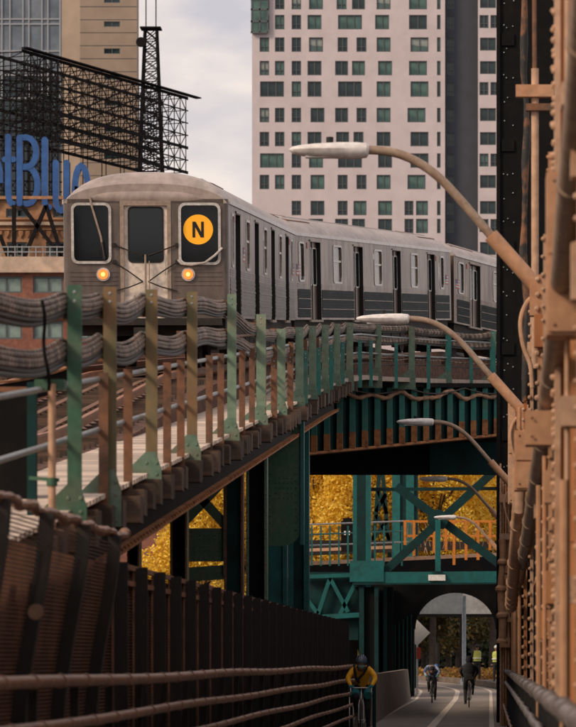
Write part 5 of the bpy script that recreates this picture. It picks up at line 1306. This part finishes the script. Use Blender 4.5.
# pale building beyond the arch
T = thing('pale_building', 'pale pink wall of a building far beyond the arch at right', 'building', (at(492,0,420).x, 420, .6))
MB().box(at(476,0,420).x, at(560,0,420).x, 420, 430, .5, at(0,600,420).z).build('wall', M_tow, T)
for x in (484,492,505): MB().box(at(x-1.5,0,420).x, at(x+1.5,0,420).x, 419.9, 420, at(0,640,420).z, at(0,620,420).z).build('window', M_wg, T)
# ------------------------------------------------------------------ trees
M_bark = mat('bark', (.045,.032,.024), (.025,.018,.014), .4,.65, 5, .9, bump=.5)
def leafmat(name, c1, c2, c3):
    m = bpy.data.materials.new(name); m.use_nodes = True; N = m.node_tree.nodes; Lk = m.node_tree.links; p = N['Principled BSDF']
    g = N.new('ShaderNodeNewGeometry'); r = N.new('ShaderNodeValToRGB'); e = r.color_ramp.elements
    e[0].color = (*c1,1); e[1].color = (*c2,1); q = e.new(.5); q.color = (*c3,1)
    Lk.new(g.outputs['Random Per Island'], r.inputs[0]); Lk.new(r.outputs[0], p.inputs['Base Color']); p.inputs['Roughness'].default_value = .6
    tr = N.new('ShaderNodeBsdfTranslucent'); Lk.new(r.outputs[0], tr.inputs[0]); ms = N.new('ShaderNodeMixShader'); ms.inputs[0].default_value = .35
    Lk.new(p.outputs[0], ms.inputs[1]); Lk.new(tr.outputs[0], ms.inputs[2]); Lk.new(ms.outputs[0], N['Material Output'].inputs[0]); return m
M_gold = leafmat('golden_leaves', (.70,.43,.025), (1.0,.80,.18), (.90,.62,.06)); M_brle = leafmat('brown_green_leaves', (.05,.05,.015), (.20,.12,.025), (.09,.075,.02))
M_org = leafmat('orange_ground_leaves', (.30,.10,.02), (.42,.22,.04), (.14,.10,.02)); M_dkl = leafmat('dark_leaves', (.012,.022,.012), (.04,.05,.02), (.02,.03,.014))
def leaves(cs, n, size, seed):
    g = np.random.default_rng(seed); cs = np.array(cs); k = g.integers(0, len(cs), n)
    d = g.normal(size=(n,3)); d /= np.linalg.norm(d, axis=1)[:,None]; rad = g.random(n)**.45
    p = cs[k,:3] + d*rad[:,None]*cs[k,3:6]
    a = g.normal(size=(n,3)); a /= np.linalg.norm(a, axis=1)[:,None]; b = np.cross(a, g.normal(size=(n,3))); b /= np.linalg.norm(b, axis=1)[:,None]
    s = size*(.6+.8*g.random(n))[:,None]
    v = np.stack([p-a*s, p+b*s*.55, p+a*s, p-b*s*.55], 1).reshape(-1,3)
    me = bpy.data.meshes.new('leaves'); me.vertices.add(len(v)); me.vertices.foreach_set('co', v.ravel())
    me.loops.add(4*n); me.loops.foreach_set('vertex_index', np.arange(4*n)); me.polygons.add(n)
    me.polygons.foreach_set('loop_start', np.arange(n)*4); me.polygons.foreach_set('loop_total', np.full(n,4)); me.update(calc_edges=True); return me
def tree(label, loc, h, spread, mleaf, n, size, seed, crown0=.3, name='autumn_tree'):
    rn = random.Random(seed); T = thing(name, label, 'tree', loc, group='autumn trees beyond the bridge')
    m = MB(); m.tube([(0,0,-.2),(.05,0,h*.25),(-.05,.05,h*.5),(.1,0,h*.8)], [.22,.17,.12,.04], 10); cs = []
    for k in range(13):
        a = rn.uniform(0,6.28); z0 = h*rn.uniform(crown0, .7); rr = spread*rn.uniform(.4,1); e = Vector((rr*math.cos(a), rr*math.sin(a), min(h*1.02, z0+h*rn.uniform(.08,.35))))
        m.tube([(0,0,z0*.9), e*.5+Vector((0,0,z0*.5)), e], [.08,.055,.02], 6)
        cs.append((e.x, e.y, e.z, spread*rn.uniform(.28,.5), spread*rn.uniform(.28,.5), h*rn.uniform(.09,.16)))
    for k in range(5): cs.append((rn.uniform(-.3,.3)*spread, rn.uniform(-.3,.3)*spread, h*rn.uniform(crown0+.1,1.0), spread*.45, spread*.45, h*.13))
    m.build('trunk', M_bark, T, local=True); me = leaves(cs, n, size, seed); me.materials.append(mleaf); link('crown', me, T); return T
spec = [(200,196,13,3.6,'golden tree seen through the lattice gaps at far left under the viaduct'),(232,206,13.5,3.6,'golden tree between the viaduct columns'),(268,200,13,3.4,'golden tree behind the rounded gusset'),(312,198,14,3.4,'golden tree filling the left of the opening under the girder'),(338,205,15,3.6,'golden tree left of the teal portal column'),(366,200,14,3.2,'golden tree behind the portal column'),(400,212,14,3.2,'golden tree behind the broad teal tower leg'),(432,200,14,3.0,'loose golden tree behind the crossing of the brace'),(462,208,13.5,3.0,'loose golden tree behind the orange railing'),(492,202,13.5,3.0,'golden tree at the right by the truss wall')]
for k, (x, Y, h, sp, lb) in enumerate(spec):
    tree(lb, (at(x,0,Y).x, Y, .55), h, sp, M_gold, 42000 if k < 7 else 15000, .105, 100+k, .32)
for k, (x, Y, h, sp, lb) in enumerate([(424,214,7.5,1.8,'slender brownish tree left of the pole under the arch'),(436,222,8.5,2.0,'brown-leaved tree seen through the arch, left of centre'),(448,230,8,2.0,'dark trunked tree through the arch just left of the pole'),(458,218,7.5,1.6,'thin tree directly behind the pale pole'),(474,226,8.5,1.8,'dark tree behind the workers'),(412,228,8,2.2,'brown tree behind the diamond sign')]):
    tree(lb, (at(x,0,Y).x, Y, .55), h, sp, M_brle, 2600, .15, 300+k, .18, 'slender_tree')
me = leaves([(at(x,0,250).x, 250, 2.0, 3.0, 3.0, 2.4) for x in range(330, 500, 18)], 16000, .3, 55); me.materials.append(M_dkl)
o = link('far_thicket', me); stuff(o); tag(o, 'dark thicket at the back of the trees beyond the arch', 'thicket')
me = leaves([(at(x,0,192).x, 192+rng.uniform(-5,5), .75, 1.1, 3.0, .45) for x in range(380, 505, 9)], 9000, .10, 66); me.materials.append(M_org)
o = link('ground_cover', me); stuff(o); tag(o, 'orange autumn ground cover beyond the kerb', 'ground cover')
